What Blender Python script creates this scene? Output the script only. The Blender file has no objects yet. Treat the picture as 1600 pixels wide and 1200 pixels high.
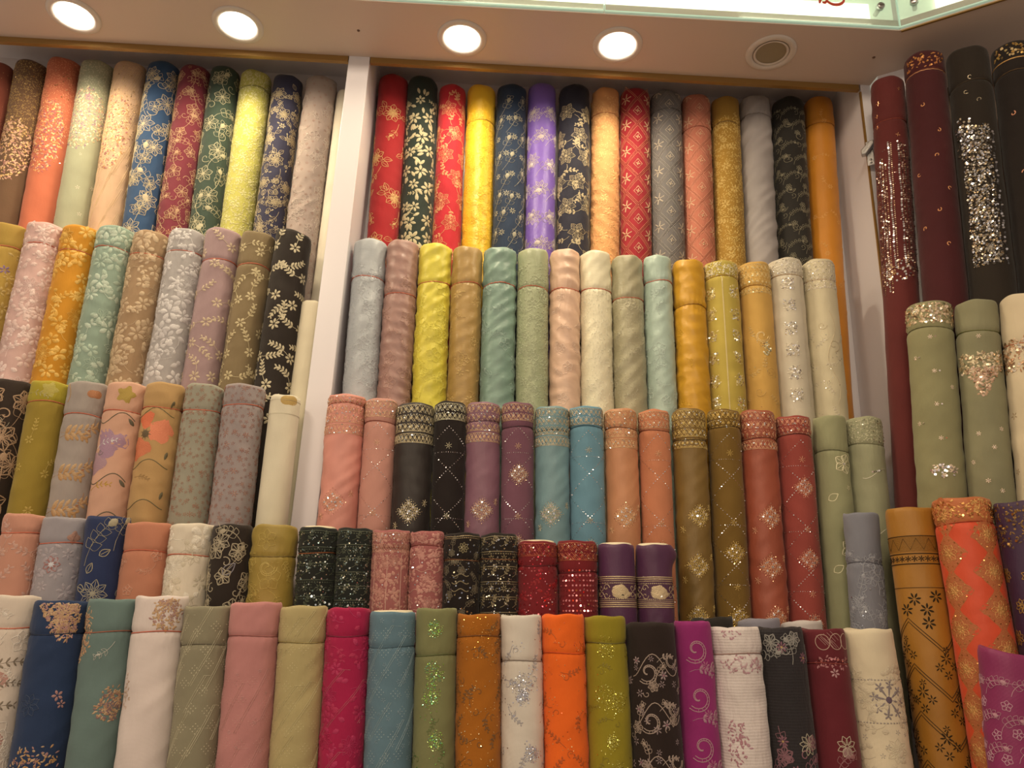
import bpy, math, random
import numpy as np
from math import sin, cos, pi, radians, sqrt, atan2
from mathutils import Vector, Matrix

SC = bpy.context.scene
COL = SC.collection

# ------------------------------------------------------------------ camera
EYE = 1.45                                   # eye height above the floor
TH, PS, RO = radians(17.6), radians(1.27), radians(2.35)
CF = Vector((sin(PS)*cos(TH), cos(PS)*cos(TH), sin(TH)))
R0 = Vector((cos(PS), -sin(PS), 0))
U0 = R0.cross(CF)
CR = R0*cos(RO) + U0*sin(RO)
CU = U0*cos(RO) - R0*sin(RO)
EYEP = Vector((0, 0, EYE))
cam_d = bpy.data.cameras.new('camera')
cam = bpy.data.objects.new('camera', cam_d)
COL.objects.link(cam)
cam_d.sensor_fit = 'HORIZONTAL'
cam_d.sensor_width = 36
cam_d.lens = 36*1200/1600
cam_d.clip_start = 0.02
cam.matrix_world = Matrix(((CR.x, CU.x, -CF.x, 0), (CR.y, CU.y, -CF.y, 0), (CR.z, CU.z, -CF.z, EYE), (0, 0, 0, 1)))
SC.camera = cam

# ------------------------------------------------------------------ view, world
SC.view_settings.view_transform = 'Standard'
SC.view_settings.look = 'None'
SC.view_settings.gamma = 1
SC.view_settings.exposure = 0.18
SC.view_settings.use_curve_mapping = False
w = bpy.data.worlds.new('world')
SC.world = w
w.use_nodes = True
bgn = w.node_tree.nodes['Background']
bgn.inputs[0].default_value = (1.0, 0.80, 0.62, 1)
bgn.inputs[1].default_value = 0.50


def area(name, loc, size, power, col, rot=(0, 0, 0), size_y=None, shape='RECTANGLE', spread=pi):
    l = bpy.data.lights.new(name, 'AREA')
    l.shape = shape
    l.size = size
    if size_y: l.size_y = size_y
    l.energy = power
    l.color = col
    l.spread = spread
    o = bpy.data.objects.new(name, l)
    COL.objects.link(o)
    o.location = loc
    o.rotation_euler = rot
    return o


# the shop's own ceiling lamps, behind and above the viewer
WARM = (1.0, 0.80, 0.58)
for lx in (-1.5, 0.1):
    area('ceiling_lamp_light', (lx, -0.35, 3.42), 0.6, 30, WARM, (radians(35), 0, 0), 0.6)

# ------------------------------------------------------------------ helpers
def px_on_y(x, y, Y):
    d = CF + CR*((x-800)/1200) + CU*((600-y)/1200)
    return EYEP + d*(Y/d.y)


P0 = Vector((1.003, 1.590, 0))               # corner of the soffit front edge
DD = Vector((0.8485, -0.5292, 0))            # run of the angled right unit
NN = Vector((0.5292, 0.8485, 0))             # its depth


def px_on_k(x, y, k):
    d = CF + CR*((x-800)/1200) + CU*((600-y)/1200)
    t = ((P0 + NN*k).dot(NN))/d.dot(NN)
    return EYEP + d*t


def lin(c):
    c = c/255.0
    return c/12.92 if c <= 0.04045 else ((c+0.055)/1.055)**2.4


def hexlin(h):
    return [lin(int(h[i:i+2], 16)) for i in (0, 2, 4)]


TINT = (0.95, 0.915, 0.85)
GAIN = 0.92


def alb(h, g=1.0):
    c = hexlin(h)
    l = 0.3*c[0]+0.6*c[1]+0.1*c[2]
    k = 0.02 if (c[2] < 0.25*c[0] and c[0] > 0.25) else 0.13      # the dyes of the yellows, oranges and reds are purer
    c = [x*(1-k)+l*k for x in c]
    return tuple(max(0.006, min(0.9, c[i]*GAIN*g/TINT[i])) for i in range(3)) + (1,)


def newmat(name):
    m = bpy.data.materials.new(name)
    m.use_nodes = True
    nt = m.node_tree
    return m, nt, nt.nodes['Principled BSDF']


def nd(nt, t, **kw):
    n = nt.nodes.new(t)
    for k, v in kw.items():
        setattr(n, k, v)
    return n


def surf(name, col, rough=0.5, metal=0.0, bump=0.0, bscale=60, spec=0.5, var=0.0, emit=None, estr=0, coat=0):
    m, nt, b = newmat(name)
    c = alb(col) if isinstance(col, str) else col
    b.inputs['Base Color'].default_value = c
    b.inputs['Roughness'].default_value = rough
    b.inputs['Metallic'].default_value = metal
    b.inputs['Specular IOR Level'].default_value = spec
    b.inputs['Coat Weight'].default_value = coat
    if emit:
        b.inputs['Emission Color'].default_value = emit
        b.inputs['Emission Strength'].default_value = estr
    tc = nd(nt, 'ShaderNodeTexCoord')
    if bump or var:
        n = nd(nt, 'ShaderNodeTexNoise')
        n.inputs['Scale'].default_value = bscale
        n.inputs['Detail'].default_value = 3
        nt.links.new(tc.outputs['Object'], n.inputs['Vector'])
        if bump:
            bp = nd(nt, 'ShaderNodeBump')
            bp.inputs['Strength'].default_value = bump
            bp.inputs['Distance'].default_value = 0.002
            nt.links.new(n.outputs['Fac'], bp.inputs['Height'])
            nt.links.new(bp.outputs['Normal'], b.inputs['Normal'])
        if var:
            mx = nd(nt, 'ShaderNodeMixRGB')
            mx.inputs[1].default_value = tuple(x*(1-var) for x in c[:3]) + (1,)
            mx.inputs[2].default_value = tuple(min(1, x*(1+var)) for x in c[:3]) + (1,)
            nt.links.new(n.outputs['Fac'], mx.inputs[0])
            nt.links.new(mx.outputs[0], b.inputs['Base Color'])
    return m


CLOTH = {}


def cloth_mat(col, kind='cotton', alt=None):
    """woven cloth: kind sets gloss and weave; alt is the tone woven into it"""
    key = (col, kind, alt)
    if key in CLOTH: return CLOTH[key]
    m, nt, b = newmat('cloth_' + kind + '_' + col)
    c = alb(col)
    satin = kind in ('satin', 'silk')
    b.inputs['Roughness'].default_value = {'satin': 0.38, 'silk': 0.5}.get(kind, 0.8)
    b.inputs['Specular IOR Level'].default_value = 0.5 if satin else 0.25
    b.inputs['Sheen Weight'].default_value = 0.25 if satin else 0.3
    b.inputs['Sheen Roughness'].default_value = 0.5
    b.inputs['Sheen Tint'].default_value = tuple(min(1, x*0.6+0.4) for x in c[:3]) + (1,)
    tc = nd(nt, 'ShaderNodeTexCoord')
    # fine weave
    wv = nd(nt, 'ShaderNodeTexWave', wave_type='BANDS', bands_direction='Z')
    wv.inputs['Scale'].default_value = 260 if kind != 'crinkle' else 60
    wv.inputs['Distortion'].default_value = 1.5
    nt.links.new(tc.outputs['Object'], wv.inputs['Vector'])
    n1 = nd(nt, 'ShaderNodeTexNoise')
    n1.inputs['Scale'].default_value = 70
    n1.inputs['Detail'].default_value = 4
    mp = nd(nt, 'ShaderNodeMapping')
    mp.inputs['Scale'].default_value = (1, 1, 0.45) if kind not in ('crinkle', 'satin') else ((2.2, 2.2, 0.5) if kind == 'crinkle' else (.45, .45, 1.0))
    if kind == 'satin': mp.inputs['Rotation'].default_value = (0, .6, 0)
    nt.links.new(tc.outputs['Object'], mp.inputs['Vector'])
    nt.links.new(mp.outputs['Vector'], n1.inputs['Vector'])
    ad = nd(nt, 'ShaderNodeMath', operation='MULTIPLY_ADD')
    ad.inputs[1].default_value = 0.12
    nt.links.new(wv.outputs['Fac'], ad.inputs[0])
    nt.links.new(n1.outputs['Fac'], ad.inputs[2])
    bp = nd(nt, 'ShaderNodeBump')
    bp.inputs['Strength'].default_value = 0.5 if kind != 'crinkle' else 1.0
    bp.inputs['Distance'].default_value = 0.0022
    nt.links.new(ad.outputs[0], bp.inputs['Height'])
    nt.links.new(bp.outputs['Normal'], b.inputs['Normal'])
    n2 = nd(nt, 'ShaderNodeTexNoise')
    n2.inputs['Scale'].default_value = 9 if not alt else 34
    n2.inputs['Detail'].default_value = 2 if not alt else 5
    nt.links.new(tc.outputs['Object'], n2.inputs['Vector'])
    rp = nd(nt, 'ShaderNodeValToRGB')
    a, z = (0.35, 0.7) if not alt else (0.46, 0.56)
    rp.color_ramp.elements[0].position = a
    rp.color_ramp.elements[1].position = z
    rp.color_ramp.elements[0].color = tuple(x*0.9 for x in c[:3]) + (1,) if not alt else c
    rp.color_ramp.elements[1].color = tuple(min(0.95, x*1.08) for x in c[:3]) + (1,) if not alt else alb(alt)
    nt.links.new(n2.outputs['Fac'], rp.inputs['Fac'])
    nt.links.new(rp.outputs['Color'], b.inputs['Base Color'])
    CLOTH[key] = m
    return m


THR = {}


def thread(spec):
    """'hex' a matt thread, 'Shex' a metallic sequin or foil, 'Ghex' gold or silver zari thread"""
    if spec in THR: return THR[spec]
    if spec[0] == 'S':
        m = surf('sequin_' + spec[1:], alb(spec[1:], 1.15), 0.22, 0.9)
    elif spec[0] == 'G':
        m = surf('zari_' + spec[1:], alb(spec[1:], 1.1), 0.42, 0.45, bump=0.6, bscale=500)
    elif spec[0] == 'P':
        m = surf('print_' + spec[1:], alb(spec[1:]), 0.75, 0, spec=0.2)
    else:
        m = surf('thread_' + spec, alb(spec), 0.55, 0.0, bump=0.7, bscale=600, spec=0.4)
    THR[spec] = m
    return m


def mesh_obj(name, V, F, mats, mi=None, parent=None, smooth=True, loc=None):
    me = bpy.data.meshes.new(name)
    me.from_pydata([tuple(v) for v in V] if not isinstance(V, np.ndarray) else V.tolist(), [], F)
    for m in mats: me.materials.append(m)
    if mi is not None: me.polygons.foreach_set('material_index', mi)
    me.polygons.foreach_set('use_smooth', [smooth]*len(me.polygons))
    me.update()
    o = bpy.data.objects.new(name, me)
    COL.objects.link(o)
    if parent: o.parent = parent
    if loc is not None: o.location = loc
    return o


def boxes(name, bl, m, parent=None, bevel=0.002):
    """one mesh of boxes given as (x0,x1,y0,y1,z0,z1)"""
    V, F = [], []
    for (x0, x1, y0, y1, z0, z1) in bl:
        b = len(V)
        V += [(x0, y0, z0), (x1, y0, z0), (x1, y1, z0), (x0, y1, z0), (x0, y0, z1), (x1, y0, z1), (x1, y1, z1), (x0, y1, z1)]
        F += [[b+i for i in f] for f in ((0, 3, 2, 1), (4, 5, 6, 7), (0, 1, 5, 4), (1, 2, 6, 5), (2, 3, 7, 6), (3, 0, 4, 7))]
    o = mesh_obj(name, V, F, [m], parent=parent, smooth=False)
    if bevel:
        md = o.modifiers.new('bevel', 'BEVEL')
        md.width = bevel
        md.segments = 2
    return o


def prism(name, pts, z0, z1, m, parent=None, bevel=0):
    n = len(pts)
    V = [(p[0], p[1], z0) for p in pts] + [(p[0], p[1], z1) for p in pts]
    F = [list(range(n))[::-1], list(range(n, 2*n))] + [[i, (i+1) % n, n+(i+1) % n, n+i] for i in range(n)]
    o = mesh_obj(name, V, F, [m], parent=parent, smooth=False)
    if bevel:
        md = o.modifiers.new('bevel', 'BEVEL')
        md.width = bevel
        md.segments = 2
    return o


def tag(o, label, cat, group=None):
    o['label'] = label
    o['category'] = cat
    if group: o['group'] = group
    return o


def struct(o):
    o['kind'] = 'structure'
    return o


def empty(name, loc):
    e = bpy.data.objects.new(name, None)
    e.empty_display_size = 0.05
    COL.objects.link(e)
    e.location = loc
    return e


def lathe(name, prof, m, parent=None, n=40, M=None):
    """prof: list of (r, z); turned about local z"""
    V, F = [], []
    for r, z in prof:
        for i in range(n):
            a = 2*pi*i/n
            V.append(Vector((r*cos(a), r*sin(a), z)))
    for j in range(len(prof)-1):
        for i in range(n):
            F.append([j*n+i, j*n+(i+1) % n, (j+1)*n+(i+1) % n, (j+1)*n+i])
    if M: V = [M @ v for v in V]
    return mesh_obj(name, V, F, [m], parent=parent)

# ------------------------------------------------------------------ the shop fitting
LAM = surf('white_laminate', 'e6dfdc', 0.28, 0, 0.05, 30, spec=0.5)
LAM2 = surf('soffit_laminate', 'd2bba8', 0.45, 0, 0.05, 30)
GOLD = surf('gold_edge_band', '97733a', 0.4, 0.25, 0.1, 120)
PAINT = surf('wall_paint', 'c9b8a6', 0.8, 0, 0.15, 40)
TILE = surf('floor_tile', 'a08a70', 0.4, 0, 0.1, 8, var=0.15)
STEEL = surf('brushed_steel', 'b9b4ac', 0.28, 1.0, 0.2, 200)
TRIMW = surf('lamp_trim', 'd8cbbb', 0.4, 0, 0.02)
Z = EYE
SOF = Z + 1.517
struct(boxes('floor', [(-3.2, 3.2, -2.5, 2.35, -0.05, 0)], TILE, bevel=0))
struct(boxes('ceiling', [(-3.2, 3.2, -2.5, 2.35, 3.5, 3.55)], surf('ceiling_paint', 'd8ccbd', 0.8), bevel=0))
struct(boxes('wall_back', [(-3.2, 3.2, 1.995, 2.35, 0, 3.5)], LAM, bevel=0))

# carcass: dividers, soffit, recess ceiling, back board and stepped base
XL0, XL1, XR0, XR1 = -0.457, -0.398, 0.996, 1.028
tag(boxes('shelf_divider', [(XL0, XL1, 1.80, 1.992, 0.0, SOF + 0.083)], LAM),
    'white laminate upright divider between the left and the middle bay of rolls', 'shelf divider', 'upright shelf dividers')
rd = empty('shelf_divider', (XR0, 1.8, 0))
tag(rd, 'white laminate upright divider with gold edge, right of the middle bay', 'shelf divider', 'upright shelf dividers')
pn = boxes('panel', [(0.004, XR1-XR0, 0, 0.192, 0.0, SOF + 0.083)], LAM, rd)
eb = boxes('edge_band', [(0.0, 0.004, -0.001, 0.006, 0.0, SOF - 0.024)], GOLD, rd, bevel=0)
CEIL_R = SOF + 0.085
PR = P0 + DD*0.95
back_r = P0 + NN*0.155
# where the angled unit's back board meets the divider
kb = 0.160
sR = (XR1 + 0.002 - (P0 + NN*kb).x)/DD.x
bA = P0 + NN*kb + DD*sR
bB = P0 + NN*kb + DD*0.95
kd = 0.30
c1, c2, c3 = P0+NN*kb, P0+NN*kd, P0+NN*kd+DD*0.95
so = prism('ceiling_soffit', [(-2.6, 1.60), (P0.x, P0.y), (PR.x, PR.y), (c3.x, c3.y), (c2.x, c2.y), (c1.x, c1.y), (bA.x, bA.y), (XR1, 1.80), (-2.6, 1.80)], SOF, SOF + 0.03, LAM2)
struct(so)
tr = boxes('recess_ceiling', [(-2.6, XR1, 1.80, 1.995, CEIL_R, CEIL_R+0.02)], LAM, bevel=0)
struct(tr).name = 'ceiling_recess'
tr = boxes('trim_1', [(-2.6, XL0-0.002, 1.800, 1.812, SOF-0.018, CEIL_R), (XL1+0.002, XR0-0.001, 1.800, 1.812, SOF-0.018, CEIL_R)], GOLD, bevel=0)
struct(tr)
bt = Vector((-DD.y, DD.x, 0))
q = [bA, c1, c1 + NN*(kd-kb), c1 + NN*(kd-kb) - DD*0.018, c1 + NN*0.018 - DD*0.018, bA + NN*0.018]
struct(prism('wall_side', [(p.x, p.y) for p in q], 0, SOF, LAM))
q = [c2 - DD*0.018, c3, c3 + NN*0.02, c2 + NN*0.02 - DD*0.018]
struct(prism('wall_right', [(p.x, p.y) for p in q], 0, SOF, surf('shade_brown_laminate', '5e4a3a', 0.5)))  # back board set deeper, its dark brown standing in for shade behind the rolls
q = [P0 + DD*0.004 + NN*0.0002, PR + NN*0.0002, PR + NN*0.006, P0 + NN*0.006 + DD*0.004]
struct(prism('trim_7', [(p.x, p.y) for p in q], SOF-0.0035, SOF, GOLD))
# unseen steps the rolls stand on, hidden behind them (tops given above the eye)
LEN = 1.12
TOPZ = {1: 1.550, 2: 0.957, 3: 0.504, 4: 0.180, 5: 0.0255}
BASE = {k: TOPZ[k]-LEN for k in TOPZ}
st = []
for (y0, y1, k) in ((1.802, 1.898, 2), (1.898, 1.993, 1)):
    st += [(-2.6, XL0-0.001, y0, y1, 0, Z+BASE[k]), (XL1+0.001, XR0-0.001, y0, y1, 0, Z+BASE[k])]
st += [(-2.6, 0.79, 1.515, 1.615, 0, Z+BASE[5]), (-2.6, 0.90, 1.615, 1.708, 0, Z+BASE[4]), (-2.6, 0.96, 1.708, 1.799, 0, Z+BASE[3])]
o = struct(boxes('roll_steps', st, LAM, bevel=0))
# angled steps
def kbox(name, s0, s1, k0, k1, z1):
    q = [P0+DD*s0+NN*k0, P0+DD*s1+NN*k0, P0+DD*s1+NN*k1, P0+DD*s0+NN*k1]
    return struct(prism(name, [(p.x, p.y) for p in q], 0, z1, LAM))

# ---- light box fascia above the soffit edge
GLASS, nt, b = newmat('pale_green_glass')
b.inputs['Base Color'].default_value = (0.80, 0.93, 0.84, 1)
b.inputs['Roughness'].default_value = 0.12
b.inputs['Transmission Weight'].default_value = 0.75
b.inputs['IOR'].default_value = 1.3
b.inputs['Specular IOR Level'].default_value = 0.3
GEDGE = surf('glass_edge', 'a9cdb4', 0.2, 0, emit=(0.62, 0.85, 0.66, 1), estr=0.25)
BOXB, nt, b = newmat('fascia_backing')
b.inputs['Base Color'].default_value = (0.80, 0.86, 0.74, 1)
b.inputs['Roughness'].default_value = 0.6
b.inputs['Emission Color'].default_value = (0.86, 0.90, 0.70, 1)
b.inputs['Emission Strength'].default_value = 0.5
STRIP = surf('light_strip', (0.9, 0.9, 0.85, 1), 0.5, emit=(1.0, 0.93, 0.74, 1), estr=2.6)
FH = 0.42


def fascia(A, B, sheets, strip, lab, studs):
    """glass sheets on steel studs, in front of a backing carrying a lit strip; A,B ends of the run"""
    run = (B-A)
    L = run.length
    e = run.normalized()
    nrm = Vector((e.y, -e.x, 0))           # towards the viewer
    M = Matrix(((e.x, -nrm.x, 0, A.x), (e.y, -nrm.y, 0, A.y), (0, 0, 1, 0), (0, 0, 0, 1)))
    r = empty('light_box', (0, 0, 0))
    r.matrix_world = M @ Matrix.Translation((0, 0, SOF + 0.004))
    tag(r, lab, 'light box', 'glass fronted light boxes')
    boxes('backing', [(0, L, 0.022, 0.05, 0.0, FH)], BOXB, r, 0)
    for (sa, sb) in strip:
        boxes('light_strip', [(sa, sb, 0.016, 0.0215, 0.014, 0.090)], STRIP, r, 0)
    for (a, c) in sheets:
        g = boxes('glass_sheet', [(a, c, -0.006, 0.0, 0.001, FH)], GLASS, r, 0.001)
        boxes('glass_edge', [(a, c, -0.0064, 0.0004, -0.001, 0.0035), (a-0.0005, a+0.0012, -0.0064, 0.0004, 0.0035, FH), (c-0.0012, c+0.0005, -0.0064, 0.0004, 0.0035, FH)], GEDGE, g, 0)
    for (sx, sz) in studs:
        Ms = Matrix.Translation((sx, -0.006, sz)) @ Matrix.Rotation(radians(90), 4, 'X')
        so_ = lathe('standoff', [(0.0, 0.012), (0.0075, 0.012), (0.0095, 0.0105), (0.010, 0.008), (0.010, 0.0), (0.006, 0.0), (0.006, -0.026)], STEEL, r, 28, Ms)
        boxes('screw_slot', [(sx-0.007, sx+0.007, -0.0186, -0.0178, sz-0.0009, sz+0.0009)], surf('slot_dark', '554a40', 0.5), so_, 0)
    return r


A0 = Vector((-2.6, 1.60, 0))
A1 = Vector((P0.x, P0.y, 0))
L0 = (A1-A0).length
fx = lambda x: x + 2.6
f1 = fascia(A0, A1, [(0.0, fx(-1.62)), (fx(-1.617), fx(-0.70)), (fx(-0.697), fx(0.232)), (fx(0.235), L0)], [(fx(-1.5), fx(px_on_y(592, 12, 1.62).x)), (fx(px_on_y(688, 18, 1.62).x), L0-0.065)],
       'long glass light box fascia above the soffit lamps, glowing strip along its foot',
       [(fx(0.195), 0.075), (fx(0.277), 0.075), (L0-0.048, 0.060), (fx(-0.66), 0.075), (fx(-0.74), 0.075)])
f2 = fascia(A1 + DD*0.004, PR, [(0.0, 0.9)], [(0.085, 0.85)], 'short angled glass light box fascia at the upper right corner', [(0.038, 0.062)])
# red letters on the glass, only their feet in view
RED = surf('red_vinyl', 'b8402a', 0.4)
def arc_strip(pts, wd):
    V, F = [], []
    n = len(pts)
    for i, p in enumerate(pts):
        a = Vector(pts[max(0, i-1)]); c = Vector(pts[min(n-1, i+1)])
        t = (c-a).normalized(); nn = Vector((-t.y, t.x))
        ww = wd*(0.4+0.6*sin(pi*(i+0.5)/n))
        for s in (-1, 1):
            q = Vector(p)+nn*s*ww
            V += [(q.x, -0.0068, q.y), (q.x, -0.0060, q.y)]
    for i in range(n-1):
        b_ = i*4
        F += [[b_, b_+4, b_+6, b_+2], [b_+1, b_+3, b_+7, b_+5], [b_, b_+1, b_+5, b_+4], [b_+2, b_+6, b_+7, b_+3]]
    return V, F
cx = px_on_y(1296, 6, 1.592).x + 2.6
V1, F1 = arc_strip([(cx-0.030+0.004*sin(t*3), 0.064+0.05*t) for t in [i/8 for i in range(9)]], 0.005)
V2, F2 = arc_strip([(cx+0.012+0.024*cos(a), 0.082+0.020*sin(a)) for a in [pi*1.05+i*pi*0.95/12 for i in range(13)]], 0.0045)
V3, F3 = arc_strip([(cx-0.022+0.012*i/4, 0.070-0.004*sin(i)) for i in range(5)], 0.004)
VV, FF = [], []
for (v_, f_) in ((V1, F1), (V2, F2), (V3, F3)):
    b_ = len(VV); VV += v_; FF += [[b_+i for i in q] for q in f_]
mesh_obj('red_lettering', VV, FF, [RED], parent=f1, smooth=False)

# ---- recessed lamps
GLOW = surf('lamp_diffuser', (0.9, 0.9, 0.9, 1), 0.4, emit=(1.0, 0.90, 0.72, 1), estr=14)
OFFL = surf('lamp_diffuser_off', '9a8a68', 0.35)
lamps = [(-1.175, 1.703, 1), (-0.739, 1.704, 1), (-0.136, 1.706, 1), (0.286, 1.698, 1), (0.704, 1.694, 0)]
lab = ['leftmost lit round downlight in the soffit', 'second lit round downlight from the left, left of the divider',
       'third lit round downlight from the left, above the yellow roll', 'rightmost lit round downlight in the soffit, above the peach roll',
       'unlit round downlight with dull beige lens, right end of the soffit']
for (lx, ly, on), lb in zip(lamps, lab):
    r = empty('recessed_downlight', (lx, ly, SOF))
    tag(r, lb, 'downlight', 'round downlights in the soffit')
    lathe('trim_ring', [(0.048, -0.001), (0.050, -0.0045), (0.056, -0.006), (0.063, -0.0055), (0.0665, -0.003), (0.067, -0.0003)], TRIMW, r, 56)
    if on:
        lathe('diffuser', [(0.0005, -0.0055), (0.03, -0.005), (0.0465, -0.0015)], GLOW, r, 48)
        area('downlight_light', (lx, ly, SOF-0.012), 0.09, 2.2, (1.0, 0.82, 0.55), (0, 0, 0), shape='DISK', spread=radians(150))
    else:
        lathe('diffuser', [(0.0005, 0.0), (0.03, -0.0004), (0.0465, -0.0012)], OFFL, r, 48)
        lathe('reflector_lip', [(0.040, -0.002), (0.044, -0.0045), (0.0465, -0.0035)], TRIMW, r, 48)

# hinge on the white board right of the divider
hp = px_on_k(1358, 232, kb)
hr = empty('cabinet_hinge', hp - NN*0.001)
hr.rotation_euler = (0, 0, atan2(DD.y, DD.x))
tag(hr, 'small steel cabinet hinge on the white board beside the maroon roll', 'hinge')
boxes('mounting_plate', [(-0.008, 0.010, -0.003, 0.0, -0.055, 0.02)], STEEL, hr, 0.001)
q = [(-0.020, -0.012), (0.004, 0.012), (0.014, 0.012), (0.014, 0.0), (-0.008, -0.026), (-0.02, -0.026)]
V = [(a, -0.020, b_) for a, b_ in q] + [(a, -0.003, b_) for a, b_ in q]
n_ = len(q)
ha = mesh_obj('hinge_arm', V, [list(range(n_)), list(range(n_, 2*n_))[::-1]] + [[i, n_+i, n_+(i+1) % n_, (i+1) % n_] for i in range(n_)], [STEEL], parent=hr, smooth=False)
md = ha.modifiers.new('bevel', 'BEVEL'); md.width = 0.002; md.segments = 2
for zz in (-0.038, -0.048):
    lathe('screw', [(0.0002, 0.0045), (0.003, 0.004), (0.0035, 0.003), (0.0035, 0.0)], STEEL, hr, 16, Matrix.Translation((0.001, 0, zz)) @ Matrix.Rotation(radians(90), 4, 'X'))
# screw caps in the soffit
for (sx, sy, lb) in ((-0.415, 1.70, 'tiny dark screw cap in the soffit above the left divider'), (0.985, 1.69, 'tiny dark screw cap in the soffit near the right corner')):
    s_ = lathe('screw_cap', [(0.0003, -0.0025), (0.003, -0.002), (0.0042, -0.0002)], surf('screw_cap', '6a4a38', 0.5), None, 16, Matrix.Translation((0, 0, 0)))
    s_.location = (sx, sy, SOF)
    tag(s_, lb, 'screw cap', 'screw caps in the soffit')

# ------------------------------------------------------------------ embroidery drawn on a roll's skin (u across, v down, metres)
class Pat:
    def __init__(s, R, vmax, sv, seed):
        s.R, s.vmax, s.sv = R, vmax, sv
        s.r = random.Random(seed)
        s.V, s.F, s.M, s.mats = [], [], [], []
        s.um = R*2.05
        s.z = 1
        s.c0, s.c1 = 0.0, 9.0

    def mi(s, m):
        if m not in s.mats: s.mats.append(m)
        return s.mats.index(m)

    def put(s, vs, fs, m):
        if s.z != 1: vs = [(v[0]*s.z, v[1]*s.z, v[2]) for v in vs]
        cu = sum(v[0] for v in vs)/len(vs)
        cv = sum(v[1] for v in vs)/len(vs)
        if abs(cu) > s.um*s.z or cv < 0.004 or cv > s.vmax*s.z or not s.c0 <= cv <= s.c1: return
        b = len(s.V)
        s.V += vs
        k = s.mi(m)
        for f in fs:
            s.F.append([b+i for i in f]); s.M.append(k)

    def within(s, a, b):
        s.c0, s.c1 = a, b
        return s

    def st(s, pts, w, m, h=0.0007):
        """a stitched line, rounded, broken in pieces so it hugs the cloth"""
        n = len(pts)
        if n < 2: return
        vs = []
        for i in range(n):
            a = pts[i-1] if i else pts[0]
            c = pts[i+1] if i < n-1 else pts[-1]
            dx, dy = c[0]-a[0], c[1]-a[1]
            l = sqrt(dx*dx+dy*dy) or 1
            nx, ny = -dy/l*w/2, dx/l*w/2
            p = pts[i]
            vs.append([(p[0]+nx, p[1]+ny, h*0.3), (p[0], p[1], h+w*0.22), (p[0]-nx, p[1]-ny, h*0.3)])
        i = 0
        while i < n-1:
            j = min(n-1, i+6)
            V = [q for k in range(i, j+1) for q in vs[k]]
            F = []
            for k in range(j-i):
                b = k*3
                F += [[b, b+1, b+4, b+3], [b+1, b+2, b+5, b+4]]
            s.put(V, F, m)
            i = j

    def pet(s, u, v, a, l, w, m, h=0.0006):
        """a filled satin-stitch petal or leaf from (u,v) along a (0 = up)"""
        dx, dy = sin(a), -cos(a)
        nx, ny = -dy, dx
        V = [(u, v, h*0.4)]
        for t, ww in ((0.25, 0.7), (0.6, 1.0), (0.87, 0.6)):
            for q, hh in ((-1, h*0.3), (0, h+w*0.12), (1, h*0.3)):
                V.append((u+dx*l*t+nx*ww*w/2*q, v+dy*l*t+ny*ww*w/2*q, hh))
        V.append((u+dx*l, v+dy*l, h*0.4))
        F = [[0, 1, 2], [0, 2, 3], [1, 4, 5, 2], [2, 5, 6, 3], [4, 7, 8, 5], [5, 8, 9, 6], [7, 10, 8], [8, 10, 9]]
        s.put(V, F, m)

    def opet(s, u, v, a, l, w, m, t=0.0009, vein=False):
        """an outlined petal"""
        dx, dy = sin(a), -cos(a)
        nx, ny = -dy, dx
        L, Rr = [], []
        for i in range(6):
            k = i/5
            ww = w/2*sin(pi*k**0.8)
            L.append((u+dx*l*k+nx*ww, v+dy*l*k+ny*ww))
            Rr.append((u+dx*l*k-nx*ww, v+dy*l*k-ny*ww))
        s.st(L, t, m); s.st(Rr, t, m)
        if vein: s.st([(u+dx*l*k, v+dy*l*k) for k in (0.15, 0.5, 0.85)], t*0.8, m)

    def seq(s, u, v, r, m, tilt=0.35):
        a0 = s.r.random()*6.3
        tx, ty = s.r.gauss(0, tilt), s.r.gauss(0, tilt)
        V = [(u+r*cos(a0+i*pi/3), v+r*sin(a0+i*pi/3), 0.0009+r*(tx*cos(a0+i*pi/3)+ty*sin(a0+i*pi/3))) for i in range(6)]
        s.put(V, [[0, 1, 2, 3, 4, 5]], m)

    def disc(s, u, v, r, m, h=0.0006):
        V = [(u, v, h+r*0.15)] + [(u+r*cos(i*pi/4), v+r*sin(i*pi/4), h*0.4) for i in range(8)]
        s.put(V, [[0, 1+i, 1+(i+1) % 8] for i in range(8)], m)

    def blob(s, u, v, rf, m, h=0.0006, n=22):
        """a filled shape with radius rf(angle), ringed so it hugs the cloth"""
        V = [(u, v, h)]
        for k in (0.35, 0.7, 1.0):
            for i in range(n):
                a = 2*pi*i/n
                r = rf(a)*k
                V.append((u+r*cos(a), v+r*sin(a), h*(1 if k < 1 else 0.3)))
        F = [[0, 1+i, 1+(i+1) % n] for i in range(n)]
        for j in range(2):
            for i in range(n):
                F.append([1+j*n+i, 1+(j+1)*n+i, 1+(j+1)*n+(i+1) % n, 1+j*n+(i+1) % n])
        s.put(V, F, m)

    def band(s, v0, v1, m, h=0.0004, u0=None, u1=None):
        u0 = -s.um if u0 is None else u0
        u1 = s.um if u1 is None else u1
        n = max(1, int((u1-u0)/0.006)); k = max(1, int((v1-v0)/0.01))
        for i in range(n):
            a, c = u0+(u1-u0)*i/n, u0+(u1-u0)*(i+1)/n
            V, F = [], []
            for j in range(k+1):
                q = v0+(v1-v0)*j/k
                V += [(a, q, h), (c, q, h)]
                if j: F.append([2*j-2, 2*j-1, 2*j+1, 2*j])
            s.put(V, F, m)

    def line(s, v, w, m, wav=0.0, wl=0.02):
        s.st([(-s.um+i*0.004, v+wav*sin(i*0.004*2*pi/wl)) for i in range(int(2*s.um/0.004)+1)], w, m)

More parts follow.
